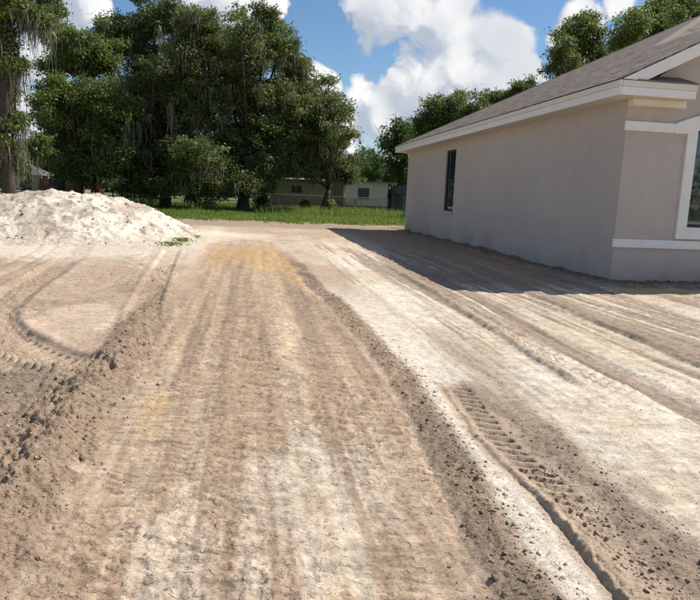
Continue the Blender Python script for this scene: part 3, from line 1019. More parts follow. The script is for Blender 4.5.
def build_house():
    H = empty('stucco_house', (WX, FY, 0))
    base = np.array([WX, FY, 0.])
    kids = []

    def done(mb, name, mat, parent=H, **k):
        mb.v = [tuple(np.array(p) - base) for p in mb.v]
        o = mb.build(name, mat, parent, **k)
        return o
    # --- walls
    m = MB()
    wall_sheet(m, lambda u, v: (WX, u, v), FY, BY, -.4, 3.32, [(19.85, 20.85, 1.0, 2.95)], (.1, 0, 0))
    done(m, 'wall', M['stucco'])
    # front wall with the arched opening (fan of quads around the window), gable on top
    wl, wr, wb, ws = 7.75, 10.45, 1.06, 2.74
    arc_n = 14

    def arch(xh, zs, rise):      # points from left to right
        pts = []
        R_ = (xh * xh + rise * rise) / (2 * rise)
        for i in range(arc_n + 1):
            xx = -xh + 2 * xh * i / arc_n
            pts.append((GX + xx, zs + math.sqrt(max(R_ * R_ - xx * xx, 0)) - (R_ - rise)))
        return pts
    inner = arch(1.35, ws, .30)
    m = MB()
    yy = FY

    def q(a, b, c, d):
        m.poly([(p[0], yy, p[1]) for p in (a, b, c, d)])
    q((WX, -.4), (wl, -.4), (wl, 3.3), (WX, 3.3))
    q((wr, -.4), (GX1, -.4), (GX1, 3.3), (wr, 3.3))
    q((wl, -.4), (wr, -.4), (wr, wb), (wl, wb))
    for i in range(arc_n):
        a, b = inner[i], inner[i + 1]
        q(a, b, (b[0], 3.3), (a[0], 3.3))
    m.poly([(WX, yy, 3.3), (GX1, yy, 3.3), (GX, yy, ZE + PT * (GX - EX) - .05)])
    loop = [(wl, wb), (wr, wb)] + inner[::-1]
    for i in range(len(loop)):
        a, b = loop[i], loop[(i + 1) % len(loop)]
        m.poly([(a[0], yy, a[1]), (b[0], yy, b[1]), (b[0], yy + .1, b[1]), (a[0], yy + .1, a[1])])
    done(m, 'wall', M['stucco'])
    m = MB()
    m.box(GX1 - .2, GX1, FY + .003, 11.46, -.4, 3.3)
    m.box(GX1, WX1, 11.46, 11.66, -.4, 3.3)
    m.box(WX1 - .2, WX1 - .002, 11.66, BY, -.4, 3.3)
    m.box(WX + .003, WX1 - .2, BY - .2, BY, -.4, 3.3)
    done(m, 'wall', M['stucco'])
    # --- roof
    s = (BEY - MY0) / 2
    zg = ZE + PT * (GX - EX); zr = ZE + PT * s
    ax, ay = GX, MY0 + (GX - EX)
    gx1 = 2 * GX - EX
    V = [(EX, EY, ZE), (GX, EY, zg), (ax, ay, zg), (EX + s, MY0 + s, zr), (EX, BEY, ZE), (gx1, EY, ZE), (gx1, MY0, ZE), (RX1, MY0, ZE), (RX1 - s, MY0 + s, zr), (RX1, BEY, ZE)]
    Fs = [(0, 1, 2, 3, 4), (1, 5, 6, 2), (6, 7, 8, 3, 2), (7, 9, 8), (9, 4, 3, 8)]
    me = bpy.data.meshes.new('roof')
    me.from_pydata([tuple(np.array(v) - base) for v in V], [], Fs)
    uvl = me.uv_layers.new(name='UVMap')
    sl = math.sqrt(1 + PT * PT)
    for p in me.polygons:
        for li in p.loop_indices:
            v = V[me.loops[li].vertex_index]
            if p.index == 0: w = (v[1], (v[0] - EX) * sl)
            elif p.index == 1: w = (v[1], (gx1 - v[0]) * sl)
            elif p.index == 2: w = (v[0], (v[1] - MY0) * sl)
            elif p.index == 3: w = (v[1], (RX1 - v[0]) * sl)
            else: w = (v[0], (BEY - v[1]) * sl)
            uvl.data[li].uv = w
    me.update()
    ro = link('roof', me, M['shingle'], H)
    sd = ro.modifiers.new('thick', 'SOLIDIFY'); sd.thickness = .025; sd.offset = 1
    # ridge and hip caps
    def cap(a, b):
        a = np.array(a, float); b = np.array(b, float)
        n = max(int(np.linalg.norm(b - a) / .2), 1)
        mb = MB()
        d = (b - a) / n
        side = np.cross(d, (0, 0, 1)); side /= np.linalg.norm(side)
        for i in range(n):
            p = a + d * i + (0, 0, .03); e = a + d * (i + 1.08) + (0, 0, .045)
            drop = np.array([0, 0, -.05])
            mb.poly([p + side * .13 + drop, p, e, e + side * .13 + drop])
            mb.poly([p, p - side * .13 + drop, e - side * .13 + drop, e])
        mb.v = [tuple(np.array(p) - base) for p in mb.v]
        o = mb.build('ridge_cap', M['cap'], ro)
    M['cap'] = noise_mat('ridge_cap', (.17, .13, .105), (.22, .175, .14), 9, .95)
    cap(V[4], V[3]); cap(V[2], V[3]); cap(V[3], V[8]); cap(V[7], V[8]); cap(V[9], V[8])
    # --- fascia: white board below, cream drip board above and a little proud
    def fascia(x0, x1, y0, y1, ax_, out):
        for (z0, z1, pr, mt) in ((ZS - .01, ZE - .10, .0, 'trim'), (ZE - .098, ZE - .004, .022, 'cream')):
            mb = MB()
            if ax_ == 'y':
                a = x0 - pr if out < 0 else x0 - .03
                mb.box(x0 - pr if out < 0 else x0 - .03, x0 + .03 if out < 0 else x0 + pr, y0 - (pr if y0 < 12 else 0), y1, z0, z1)
            else:
                mb.box(x0, x1, y0 - pr if out < 0 else y0 - .03, y0 + .03 if out < 0 else y0 + pr, z0, z1)
            done(mb, 'fascia', M[mt], H, bevel=.004)
    fascia(EX, EX, EY - .0, BEY, 'y', -1)
    fascia(EX + .035, 7.32, EY, EY, 'x', -1)
    fascia(EX + .035, RX1, BEY - .03, BEY, 'x', 1)
    fascia(gx1 + .035, RX1, MY0, MY0, 'x', -1)
    fascia(RX1, RX1, MY0 + .04, BEY - .04, 'y', 1)
    mb = MB().box(EX + .032, WX - .003, FY - .002, BEY - .035, ZS, ZS + .02); done(mb, 'soffit', M['soffit'])
    mb = MB().box(EX + .032, 7.30, EY + .032, FY - .004, ZS + .001, ZS + .021); done(mb, 'soffit', M['soffit'])
    # boxed return: end board and little shingled slope
    mb = MB().box(7.29, 7.319, EY + .031, FY - .003, ZS - .009, ZE - .005); done(mb, 'return_end', M['trim'])
    me2 = MB().prism([(EX + .3, EY - .03, ZE - .002), (7.33, EY - .03, ZE - .002), (7.33, FY - .002, ZE + .17), (EX + .3, FY - .002, ZE + .17)], (0, 0, .018))
    o = done(me2, 'return_roof', M['cap'])
    # frieze block under the return
    mb = MB().box(WX - .01, 7.38, FY - .16, FY + .001, 3.085, ZS - .001); done(mb, 'frieze_block', M['cream'], H, bevel=.006)
    # rake boards and gable soffit
    for sgn in (-1, 1):
        def P(t, y, dz):
            return (GX + sgn * (GX - EX) * t, y, zg - PT * (GX - EX) * t + dz)
        L_ = GX - EX

        def rk(y, d0, d1, dy, nm, mt, zmin=ZE + .012):
            ta = min((zg + d0 - zmin) / (PT * L_), .995); tb_ = min((zg + d1 - zmin) / (PT * L_), .995)
            pts = [P(0, y, d0), P(ta, y, d0), P(tb_, y, d1), P(0, y, d1)]
            done(MB().prism(pts if sgn < 0 else pts[::-1], (0, dy, 0)), nm, M[mt])
        rk(EY, -.21, -.006, .03, 'rake_board', 'trim')
        rk(EY - .022, -.085, -.003, .021, 'rake_board', 'trim')
        rk(EY + .031, -.15, -.12, FY - EY - .034, 'soffit', 'soffit')
    # --- stucco bands
    mb = MB().box(WX - .035, 7.299, FY - .045, FY + .001, 2.68, 2.84); done(mb, 'trim_band', M['trim'], H, bevel=.006)
    mb = MB().box(10.901, GX1 + .03, FY - .045, FY + .001, 2.68, 2.84); done(mb, 'trim_band', M['trim'], H, bevel=.006)
    mb = MB().box(WX - .035, GX1 + .03, FY - .040, FY + .001, .665, .815); done(mb, 'trim_band', M['trim'], H, bevel=.006)
    # --- arched front window
    w = empty('front_window'); w.parent = H
    W0 = H
    m = MB()
    outl = arch(1.80, 2.842, .36)
    a0 = [(7.56, .85), (10.64, .85)] + [(10.64, 2.678), (10.9, 2.678)] + outl[::-1] + [(7.3, 2.678), (7.56, 2.678)]
    a1 = [(wl + .001, wb), (wr - .001, wb)] + [inner[-1], inner[-1]] + inner[::-1] + [inner[0], inner[0]]
    k = len(a0)
    for i in range(k):
        j = (i + 1) % k
        pts = [a0[i], a0[j], a1[j], a1[i]]
        m.prism([(p[0], FY + .001, p[1]) for p in pts][::-1], (0, -.049, 0))
    fr = done(m, 'window_surround', M['trim'], H)
    bpy.data.objects.remove(w)
    pane = MB().poly([(x_, FY + .075, z_) for (x_, z_) in [(wl, wb), (wr, wb)] + inner[::-1]])
    win = done(pane, 'window', M['glass'], H)
    fm = MB()
    for (x0, x1, z0, z1) in ((wl, wl + .055, wb, ws + .02), (wr - .055, wr, wb, ws + .02), (wl + .056, wr - .056, wb, wb + .055), (8.63, 8.68, wb + .056, 2.96), (9.52, 9.57, wb + .056, 2.96)):
        fm = MB().box(x0, x1, FY + .03, FY + .07, z0, z1)
        done(fm, 'frame', M['bronze'], win)
    fm = MB()
    ia = arch(1.35, ws, .30); ib = arch(1.30, ws - .05, .30)
    for i in range(arc_n):
        fm.prism([(ia[i][0], FY + .031, ia[i][1]), (ia[i + 1][0], FY + .031, ia[i + 1][1]), (ib[i + 1][0], FY + .031, ib[i + 1][1]), (ib[i][0], FY + .031, ib[i][1])], (0, .038, 0))
    done(fm, 'frame', M['bronze'], win)
    # --- narrow side window
    y0, y1, z0, z1 = 19.85, 20.85, 1.0, 2.95
    pane = MB().poly([(WX + .075, y0, z0), (WX + .075, y0, z1), (WX + .075, y1, z1), (WX + .075, y1, z0)])
    win = done(pane, 'window', M['glass'], H)
    for (a, b, c, d) in ((y0, y0 + .05, z0, z1), (y1 - .05, y1, z0, z1), (y0 + .051, y1 - .051, z0, z0 + .05), (y0 + .051, y1 - .051, z1 - .05, z1), (y0 + .051, y1 - .051, 1.93, 1.99)):
        done(MB().box(WX + .04, WX + .07, a, b, c, d), 'frame', M['bronze'], win)
    done(MB().box(WX - .05, WX + .04, y0 - .06, y1 + .06, z0 - .09, z0 - .002), 'sill', M['stucco'], win, bevel=.006)
    done(MB().box(WX - .03, WX + .001, 25.2, 25.3, 1.05, 1.17), 'outlet_box', M['vinyl'], H, bevel=.006)
    set_props(H, 'new taupe stucco house with brown shingle hip roof and white trim', 'house')
    for k in list(H.children):
        pass
    return H


build_house()

# ------------------------------------------------------------------ trees, shrubs, moss


def leaf_geo(P, size, rng, up=.35, asp=.5):
    n = len(P)
    nrm = rng.normal(size=(n, 3)); nrm[:, 2] += up * 2
    nrm /= np.linalg.norm(nrm, axis=1)[:, None]
    a = np.cross(nrm, rng.normal(size=(n, 3))); a /= np.linalg.norm(a, axis=1)[:, None] + 1e-9
    b = np.cross(nrm, a)
    s = size[:, None]
    V = np.stack([P - a * s * .8 - b * s * asp, P - a * s * .55 + b * s * asp * 1.1, P + a * s], 1).reshape(-1, 3)
    Fc = np.arange(3 * n).reshape(-1, 3)
    return V, Fc


def moss_geo(tops, lens, wid, rng, strands=16, spread=.15):
    n = len(tops)
    T = np.repeat(tops, strands, 0); Ln = np.repeat(lens, strands) * (.2 + .8 * rng.random(n * strands) ** 1.6)
    T = T + rng.normal(size=(len(T), 3)) * np.array([spread, spread, .06])
    k = 5
    ts = np.linspace(0, 1, k)
    ang = rng.uniform(0, math.pi, len(T))
    dirv = np.stack([np.cos(ang), np.sin(ang), np.zeros(len(T))], 1)
    drift = rng.normal(size=(len(T), 3)) * np.array([.05, .05, 0])
    w = wid * rng.uniform(.6, 1.4, len(T))
    V = np.zeros((len(T), k, 2, 3))
    for i, t in enumerate(ts):
        c = T + drift * t * 1.5 + np.array([0, 0, -1.]) * (Ln * t)[:, None] + rng.normal(size=(len(T), 3)) * np.array([.035, .035, 0])
        ww = (w * (1 - .85 * t ** 1.5))[:, None]
        V[:, i, 0] = c - dirv * ww; V[:, i, 1] = c + dirv * ww
    idx = np.arange(len(T) * k * 2).reshape(len(T), k, 2)
    Fc = np.stack([idx[:, :-1, 0], idx[:, :-1, 1], idx[:, 1:, 1], idx[:, 1:, 0]], -1).reshape(-1, 4)
    return V.reshape(-1, 3), Fc, np.repeat(rng.uniform(0, 1, n), strands * k * 2)


def bez(a, b, c, n=7):
    a, b, c = map(lambda p: np.array(p, float), (a, b, c))
    return [(1 - t) ** 2 * a + 2 * t * (1 - t) * b + t * t * c for t in np.linspace(0, 1, n)]


def make_tree(name, label, base_px, depth, lobes, mat='oak', leaf=.095, dens=1., trunk_r=.4, fork=.33, moss=0., moss_len=1.3, seed=1,
              group=None, spread=1.6, trunk_lean=None, base=None, moss_zmax=1e9, cat='tree', sub_r=.48, sides=9):
    rng = np.random.default_rng(seed)
    if base is None:
        b = at(base_px, 205, depth)
        base = np.array([b[0], depth, 0.])
    base = np.array(base, float)
    base[2] = zat(base[0], base[1]) - .03
    root = empty(name, base)
    C = []; R_ = []
    for lb in lobes:
        px, py, rp = lb[:3]
        d = depth + (lb[3] if len(lb) > 3 else rng.normal() * spread)
        C.append(at(px, py, d)); R_.append(rp * d / F_PX)
    C = np.array(C); R_ = np.array(R_)
    # trunk and limbs
    top = C[:, 2].max()
    fk = base + np.array([(C[:, 0].mean() - base[0]) * .25, 0, (top - base[2]) * fork])
    if trunk_lean is not None:
        fk = base + np.array(trunk_lean)
    tb = MB()
    pts = bez(base - (0, 0, .1), (base + fk) / 2 + rng.normal(size=3) * .15 * trunk_r, fk, 6)
    rr = [trunk_r * (1.35 if i == 0 else 1 - .07 * i) for i in range(6)]
    tb.tube(pts, rr, sides)
    tips = []
    for c, r in zip(C, R_):
        mid = (fk + c) / 2 + np.array([0, 0, .12 * np.linalg.norm(c - fk)]) * (1 if c[2] > fk[2] else .6) + rng.normal(size=3) * .35
        ln = np.linalg.norm(c - fk)
        p = bez(fk, mid, c, 8)
        r0 = trunk_r * min(.32, .14 + .02 * r * 4)
        tb.tube(p, [r0 * (1 - .82 * i / 7) + .015 for i in range(8)], 6)
        for k in range(4):
            q = c + rng.normal(size=3) * r * .55
            s = p[5]
            tb.tube(bez(s, (s + q) / 2 + rng.normal(size=3) * .2, q, 5), [r0 * .35 * (1 - .8 * i / 4) + .01 for i in range(5)], 5)
    tb.v = [tuple(np.array(v) - base) for v in tb.v]
    tb.build('trunk', M['bark'], root, smooth=True)
    # leaf clumps through each lobe, denser toward its shell
    P = []; T = []; mossT = []
    kids = []
    for c, r in zip(C, R_):
        for k in range(8):
            u = rng.normal(size=3); u /= np.linalg.norm(u)
            kr = r * rng.uniform(.22, .55)
            kids.append((c + u * np.array([1, 1, .85]) * rng.uniform(.3, 1.05) * r, kr))
    for i in range(len(C)):
        dd = np.linalg.norm(C - C[i], axis=1); dd[i] = 1e9
        for j in np.argsort(dd)[:2]:
            kids.append(((C[i] + C[j]) / 2 + rng.normal(size=3) * .25 * R_[i], .42 * (R_[i] + R_[j]) * rng.uniform(.6, 1.)))
    for c, r in kids:
        n = max(int(7.5 * dens * (r / sub_r) ** 2 * .8), 3)
        u = rng.normal(size=(n, 3)); u /= np.linalg.norm(u, axis=1)[:, None]
        rad_ = r * (rng.uniform(.2, 1.0, n) ** .6 + .55 * rng.random(n) ** 3)
        sc = c + u * rad_[:, None] * np.array([1, 1, .82])
        sr = sub_r * rng.uniform(.55, 1.45, n)
        tt = rng.uniform(0, 1, n)
        for s, q, t in zip(sc, sr, tt):
            k = int(rng.uniform(26, 46) * (q / sub_r) ** 2 * (.15 / leaf) ** 1.3)
            g = rng.normal(size=(k, 3)) * np.array([.44, .44, .27]) * q
            P.append(s + g); T.append(np.clip(t * .8 + rng.uniform(-.1, .3, k), 0, 1))
        if moss > 0:
            km = rng.poisson(moss * n * .08)
            if km:
                sel = rng.integers(0, n, km)
                mt = sc[sel] + rng.normal(size=(km, 3)) * .2
                mt = mt[mt[:, 2] < moss_zmax]
                mossT.append(mt)
    P = np.concatenate(P); T = np.concatenate(T)
    ok = P[:, 2] > .3
    P, T = P[ok], T[ok]
    V, Fc = leaf_geo(P - base, leaf * rng.uniform(.6, 1.3, len(P)), rng)
    me = np_mesh('crown', V, Fc, smooth=False)
    add_float(me, 'tint', np.repeat(T, 3))
    link('crown', me, M[mat], root)
    if mossT:
        mt = np.concatenate(mossT)
        ln = moss_len * (.25 + 1.1 * rng.random(len(mt)) ** 2)
        ln = np.minimum(ln, mt[:, 2] - .9)
        good = ln > .2
        V, Fc, tn = moss_geo(mt[good] - base, ln[good], .030 * depth / 42, rng)
        me = np_mesh('hanging_moss', V, Fc, smooth=False)
        add_float(me, 'tint', tn)
        set_props(link('hanging_moss', me, M['moss'], root), kind='stuff')
    set_props(root, label, cat, group)
    return root


# the oak stand beyond the grass
make_tree('oak_tree', 'spreading bright green live oak with long moss, beside the mossy trunk', 78, 40,
          [(82, 40, 20), (58, 66, 22), (98, 62, 22), (48, 94, 15), (112, 92, 22), (74, 92, 26), (54, 122, 20), (106, 126, 26), (76, 128, 24), (42, 144, 11), (66, 152, 18), (100, 162, 20), (88, 176, 13), (60, 170, 10), (112, 178, 12)],
          mat='oak_bright', moss=1.5, moss_len=1.9, seed=11, trunk_r=.32, dens=1.1)
make_tree('oak_tree', 'tall dark live oak reaching highest in the stand, crown split into plumes', 165, 43,
          [(108, 24, 14), (128, 34, 16), (150, 6, 22), (142, 45, 24), (172, 36, 26), (198, 22, 20), (205, 50, 22), (182, 74, 30), (146, 86, 28), (168, 116, 30), (208, 104, 28), (134, 138, 28), (190, 150, 28), (158, 168, 24), (128, 172, 18), (186, 180, 15, -2), (150, 184, 14, -2), (122, 184, 12, -2), (170, 186, 12, -3)],
          mat='oak', moss=1.7, moss_len=1.9, seed=12, trunk_r=.36, dens=1.0)
make_tree('oak_tree', 'tall live oak with thick forked trunk in the middle of the stand', 243, 44,
          [(222, 34, 20), (238, 22, 16), (262, 26, 20), (284, 46, 20), (292, 66, 16), (250, 62, 26), (288, 88, 22), (230, 88, 26), (266, 110, 28), (240, 142, 28), (286, 138, 26), (214, 166, 22), (262, 168, 20), (295, 112, 20), (228, 184, 13, -2), (278, 160, 18), (250, 180, 14, -2), (208, 186, 12, -2), (268, 180, 11, -1)],
          mat='oak', moss=1.5, moss_len=1.8, seed=13, trunk_r=.42, dens=1.0)
make_tree('oak_tree', 'lower live oak with leaning trunk in front of the tan mobile home', 321, 46,
          [(322, 92, 15), (312, 112, 20), (336, 112, 15), (340, 134, 14), (316, 138, 22), (334, 158, 17), (302, 160, 19), (324, 168, 14), (346, 172, 11), (282, 168, 15)],
          mat='oak', moss=1.9, moss_len=1.7, seed=14, trunk_r=.28, dens=1.0, trunk_lean=(.5, 0, 1.7))
# deeper row
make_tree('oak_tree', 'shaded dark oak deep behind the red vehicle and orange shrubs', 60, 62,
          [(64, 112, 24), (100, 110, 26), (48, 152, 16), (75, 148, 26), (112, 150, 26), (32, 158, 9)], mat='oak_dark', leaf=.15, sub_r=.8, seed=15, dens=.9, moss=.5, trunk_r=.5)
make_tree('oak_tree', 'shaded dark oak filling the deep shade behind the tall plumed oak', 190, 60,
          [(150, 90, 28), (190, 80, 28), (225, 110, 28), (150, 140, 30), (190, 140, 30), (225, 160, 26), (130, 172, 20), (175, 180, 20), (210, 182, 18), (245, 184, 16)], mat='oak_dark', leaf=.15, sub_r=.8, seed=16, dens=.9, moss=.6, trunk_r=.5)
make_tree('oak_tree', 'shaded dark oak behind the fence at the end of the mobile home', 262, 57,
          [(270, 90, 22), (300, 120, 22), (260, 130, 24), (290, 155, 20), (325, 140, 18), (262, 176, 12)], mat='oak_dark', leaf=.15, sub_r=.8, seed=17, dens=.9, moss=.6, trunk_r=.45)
# mossy trunk at the edge
make_tree('oak_tree', 'moss-hung oak with a thick bare trunk standing beside the sand pile', 9, 28,
          [(6, 6, 10), (26, 8, 7), (46, -14, 14), (2, 34, 8), (-34, 10, 30), (-44, 70, 28), (38, 18, 6), (8, -30, 24), (50, 10, 6), (-12, 110, 18), (14, 62, 6), (2, 86, 8), (14, 118, 6), (2, 140, 7), (13, 164, 6)],
          mat='oak_bright', leaf=.075, sub_r=.36, seed=18, trunk_r=.27, fork=.72, moss=7., moss_len=1.6, spread=.5, dens=.45)
# trees beyond the mobile home and the stucco house
make_tree('broadleaf_tree', 'small rounded bright green tree rising behind the mobile home roof', 366, 74,
          [(360, 162, 12), (374, 160, 13), (368, 176, 15), (384, 172, 12)], mat='green', leaf=.15, sub_r=.75, seed=21, trunk_r=.25)
make_tree('broadleaf_tree', 'round green tree between mobile home and eave end of stucco house', 398, 72,
          [(398, 126, 13), (390, 142, 16), (412, 138, 18), (402, 162, 18), (388, 176, 14), (412, 178, 14)], mat='green', leaf=.15, sub_r=.75, seed=22, trunk_r=.3)
make_tree('broadleaf_tree', 'wide green tree whose crown shows low above the middle of the roof', 445, 62,
          [(424, 114, 14), (440, 108, 15), (458, 104, 14), (474, 102, 13), (445, 128, 20), (470, 122, 18), (425, 136, 16), (455, 150, 22)], mat='oak_bright', leaf=.13, sub_r=.65, seed=23, trunk_r=.4)
make_tree('broadleaf_tree', 'thin topped tree showing just over the roof edge beside the wide one', 508, 60,
          [(490, 98, 12), (505, 95, 11), (520, 90, 9), (529, 86, 6), (500, 116, 16), (520, 112, 14)], mat='oak', leaf=.12, sub_r=.55, seed=24, trunk_r=.35, dens=.9)
make_tree('oak_tree', 'dark oak with rounded crown standing behind the stucco house roof', 585, 44,
          [(582, 26, 15), (568, 36, 15), (594, 34, 14), (560, 54, 15), (582, 52, 18), (602, 54, 15), (556, 70, 12), (575, 78, 16), (600, 80, 16)], mat='oak', leaf=.095, seed=25, trunk_r=.4)
make_tree('oak_tree', 'tall leafy oak behind the ridge of the stucco house', 655, 42,
          [(622, 40, 14), (640, 18, 20), (634, 46, 18), (662, 6, 20), (664, 34, 22), (690, 12, 24), (692, 42, 22), (720, 20, 30), (650, 64, 20), (690, 70, 24), (725, 60, 26)], mat='oak_bright', leaf=.095, seed=26, trunk_r=.5)


def shrub(name, label, px, py, depth, rp, mat, seed, group=None, cat='shrub'):
    rng = np.random.default_rng(seed)
    c = at(px, py, depth); r = rp * depth / F_PX
    root = empty(name, (c[0], depth, zat(c[0], depth)))
    base = np.array(root.location)
    h = max(c[2] + r * .6, .8)
    st = MB()
    for k in range(5):
        q = np.array([rng.normal() * r * .4, rng.normal() * r * .4, h * .7])
        st.tube(bez((0, 0, -.05), q * (.2, .2, .5), q, 4), [.03, .025, .02, .012], 5)
    st.build('stem', M['bark'], root)
    n = 700
    u = rng.normal(size=(n, 3)); u /= np.linalg.norm(u, axis=1)[:, None]
    P = u * (rng.uniform(.2, 1, n) ** .5)[:, None] * np.array([r, r, h * .5]) + (0, 0, h * .52)
    P += .12 * r * rng.normal(size=P.shape)
    P[:, 2] = np.abs(P[:, 2])
    V, Fc = leaf_geo(P, np.full(n, .11 * depth / 50) * rng.uniform(.6, 1.3, n), rng)
    me = np_mesh('crown', V, Fc, smooth=False); add_float(me, 'tint', np.repeat(rng.uniform(0, 1, n), 3))
    link('crown', me, M[mat], root)
    set_props(root, label, cat, group)


shrub('shrub', 'orange-brown shrub close to the red vehicle behind the sand pile', 77, 184, 66, 6, 'rust_leaf', 31)
shrub('shrub', 'orange-brown shrub between dark oak trunk and the mailbox', 98, 185, 66, 5, 'rust_leaf', 32)
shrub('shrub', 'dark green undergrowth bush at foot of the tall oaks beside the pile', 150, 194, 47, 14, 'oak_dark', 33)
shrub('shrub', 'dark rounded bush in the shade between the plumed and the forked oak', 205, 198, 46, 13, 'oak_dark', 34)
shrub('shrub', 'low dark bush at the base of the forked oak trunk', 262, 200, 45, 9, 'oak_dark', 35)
shrub('shrub', 'small light bush against the wall left of the leaning oak trunk', 305, 203, 47, 5, 'oak', 36)
shrub('shrub', 'pale weedy bush at the foot of the leaning oak', 330, 203, 46, 6, 'grass', 37)
shrub('shrub', 'bright green bush under the moss-hung trunk next to the tan house', 24, 160, 60, 6, 'green', 38)

# ------------------------------------------------------------------ distant buildings
M['tan_siding'] = noise_mat('tan_siding', (.24, .185, .12), (.34, .27, .18), 1.2, .8, .3, 12, stretch=(6, 6, .6))
M['pale_siding'] = noise_mat('pale_siding', (.60, .50, .36), (.68, .575, .42), .8, .75, .2, 10, stretch=(5, 5, .4))
M['metal_roof'] = noise_mat('metal_roof', (.24, .23, .20), (.34, .33, .29), .7, .5)
M['grey_roof'] = shingle_mat('grey_shingle', (.11, .105, .105), (.085, .08, .08), (.14, .135, .13))
M['brown_roof'] = shingle_mat('brown_shingle', (.13, .105, .09), (.10, .08, .07), (.16, .135, .115))
M['wood'] = noise_mat('weathered_wood', (.10, .075, .05), (.20, .15, .10), 2, .9, .3, 20, stretch=(1, 1, 5))
M['galv'] = noise_mat('galvanised', (.16, .165, .165), (.22, .225, .225), 6, .6, metal=.2)
M['dark_screen'] = noise_mat('dark_screen', (.02, .02, .022), (.035, .035, .038), 3, .4)
M['red_paint'] = noise_mat('red_paint', (.12, .012, .014), (.15, .016, .016), 2, .4, spec=.6)
M['tyre'] = noise_mat('tyre', (.02, .02, .02), (.03, .03, .03), 8, .9)
M['asphalt'] = noise_mat('asphalt', (.16, .155, .15), (.21, .205, .20), 2, .9, .3, 40)
M['black'] = noise_mat('black_paint', (.015, .015, .016), (.025, .025, .026), 6, .5)
M['green_siding'] = noise_mat('grey_siding', (.20, .19, .17), (.28, .265, .24), 1.5, .85, .2, 10)


def uv_plane(me):
    uvl = me.uv_layers.new(name='UVMap')
    for p in me.polygons:
        n = p.normal
        for li in p.loop_indices:
            v = me.vertices[me.loops[li].vertex_index].co
            uvl.data[li].uv = (v.x, v.y * 1.2 + v.z) if abs(n.y) >= abs(n.x) else (v.y, v.x * 1.2 + v.z)


def window(parent, x0, x1, z0, z1, y, mullions=1, frame='vinyl', glass='glass'):
    p = MB().poly([(x0, y - .012, z0), (x1, y - .012, z0), (x1, y - .012, z1), (x0, y - .012, z1)]).build('window', M[glass], parent)
    t = .06
    f = MB()
    f.box(x0 - t, x0, y - .05, y + .002, z0 - t, z1 + t); f.box(x1, x1 + t, y - .05, y + .002, z0 - t, z1 + t)
    f.box(x0 + .001, x1 - .001, y - .05, y + .002, z0 - t, z0); f.box(x0 + .001, x1 - .001, y - .05, y + .002, z1, z1 + t)
    for i in range(mullions):
        xc = x0 + (x1 - x0) * (i + 1) / (mullions + 1)
        f.box(xc - .02, xc + .02, y - .045, y - .013, z0 + .001, z1 - .001)
    f.build('frame', M[frame], p)
    return p


def mobile_home():
    y = 60.
    g = zat(7, y)
    xa = at(272, 205, y)[0]; xm = at(336, 205, y)[0]; xb = at(386.5, 205, y)[0]
    R0 = empty('mobile_home', (xa, y, g))
    w = xb - xa; wm = xm - xa
    MB().box(0, wm, 0, 4.2, .45, 2.55).build('wall', M['tan_siding'], R0)
    MB().box(wm + .003, w, -.25, 4.2, .45, 2.62).build('wall', M['pale_siding'], R0)
    MB().box(.05, w - .05, .06, 4.1, -.1, .449).build('skirting', M['green_siding'], R0)
    r = MB()
    r.prism([(-.25, -.45, 2.56), (wm, -.45, 2.56), (wm, 2.1, 2.78), (-.25, 2.1, 2.78)], (0, 0, .07))
    r.prism([(-.25, 4.5, 2.56), (-.25, 2.1, 2.78), (wm, 2.1, 2.78), (wm, 4.5, 2.56)], (0, 0, .07))
    r.build('roof', M['metal_roof'], R0)
    r2 = MB().prism([(wm + .01, -.5, 2.66), (w + .9, -.5, 2.60), (w + .9, 4.5, 2.60), (wm + .01, 4.5, 2.66)], (0, 0, .08)).build('roof', M['metal_roof'], R0)
    MB().box(w - .75, w - .4, 1.2, 1.6, 2.70, 3.0).build('vent', M['galv'], r2)
    for k in range(int(wm / .6)):
        MB().box(.3 + k * .6, .34 + k * .6, -.018, .001, .46, 2.54).build('batten', M['tan_siding'], R0)
    x0 = at(291.5, 195, y)[0] - xa; x1 = at(302, 195, y)[0] - xa
    window(R0, x0, x1, 1.42, 2.05, 0, 1, 'tan_siding', 'dark_screen')
    x0 = at(358, 195, y)[0] - xa; x1 = at(368, 195, y)[0] - xa
    window(R0, x0, x1, 1.15, 2.05, -.25, 1, 'galv')
    x0 = at(334.5, 200, y)[0] - xa; x1 = at(342.5, 200, y)[0] - xa
    d = MB().box(x0, x1, -.30, -.251, .5, 2.35).build('door', M['wood'], R0)
    MB().box(x1 - .12, x1 - .06, -.36, -.301, 1.35, 1.42).build('handle', M['galv'], d)
    set_props(R0, 'long low tan mobile home with flat pale roof behind a fence', 'mobile home')
    # wooden steps in front of the door
    xs = at(350, 205, y - 2)[0]
    st = empty('wooden_steps', (xs, y - 1.6, zat(xs, y - 1.6)))
    for k in range(3):
        MB().box(-.55, .55, -.3 * k, .28 - .3 * k, .62 - .2 * k, .66 - .2 * k).build('tread', M['wood'], st)
    for s in (-.53, .48):
        MB().prism([(s, .3, -.05), (s, -.75, -.05), (s, -.75, .15), (s, .3, .6)], (.05, 0, 0)).build('stringer', M['wood'], st)
        MB().box(s, s + .06, -.72, -.66, .15, 1.05).build('post', M['wood'], st)
        MB().box(s, s + .06, .2, .26, .6, 1.5).build('post', M['wood'], st)
        MB().prism([(s, .3, 1.45), (s, -.75, 1.0), (s, -.75, 1.07), (s, .3, 1.52)], (.06, 0, 0)).build('handrail', M['wood'], st)
    set_props(st, 'small weathered wooden steps with handrails by the mobile home door', 'steps')


mobile_home()


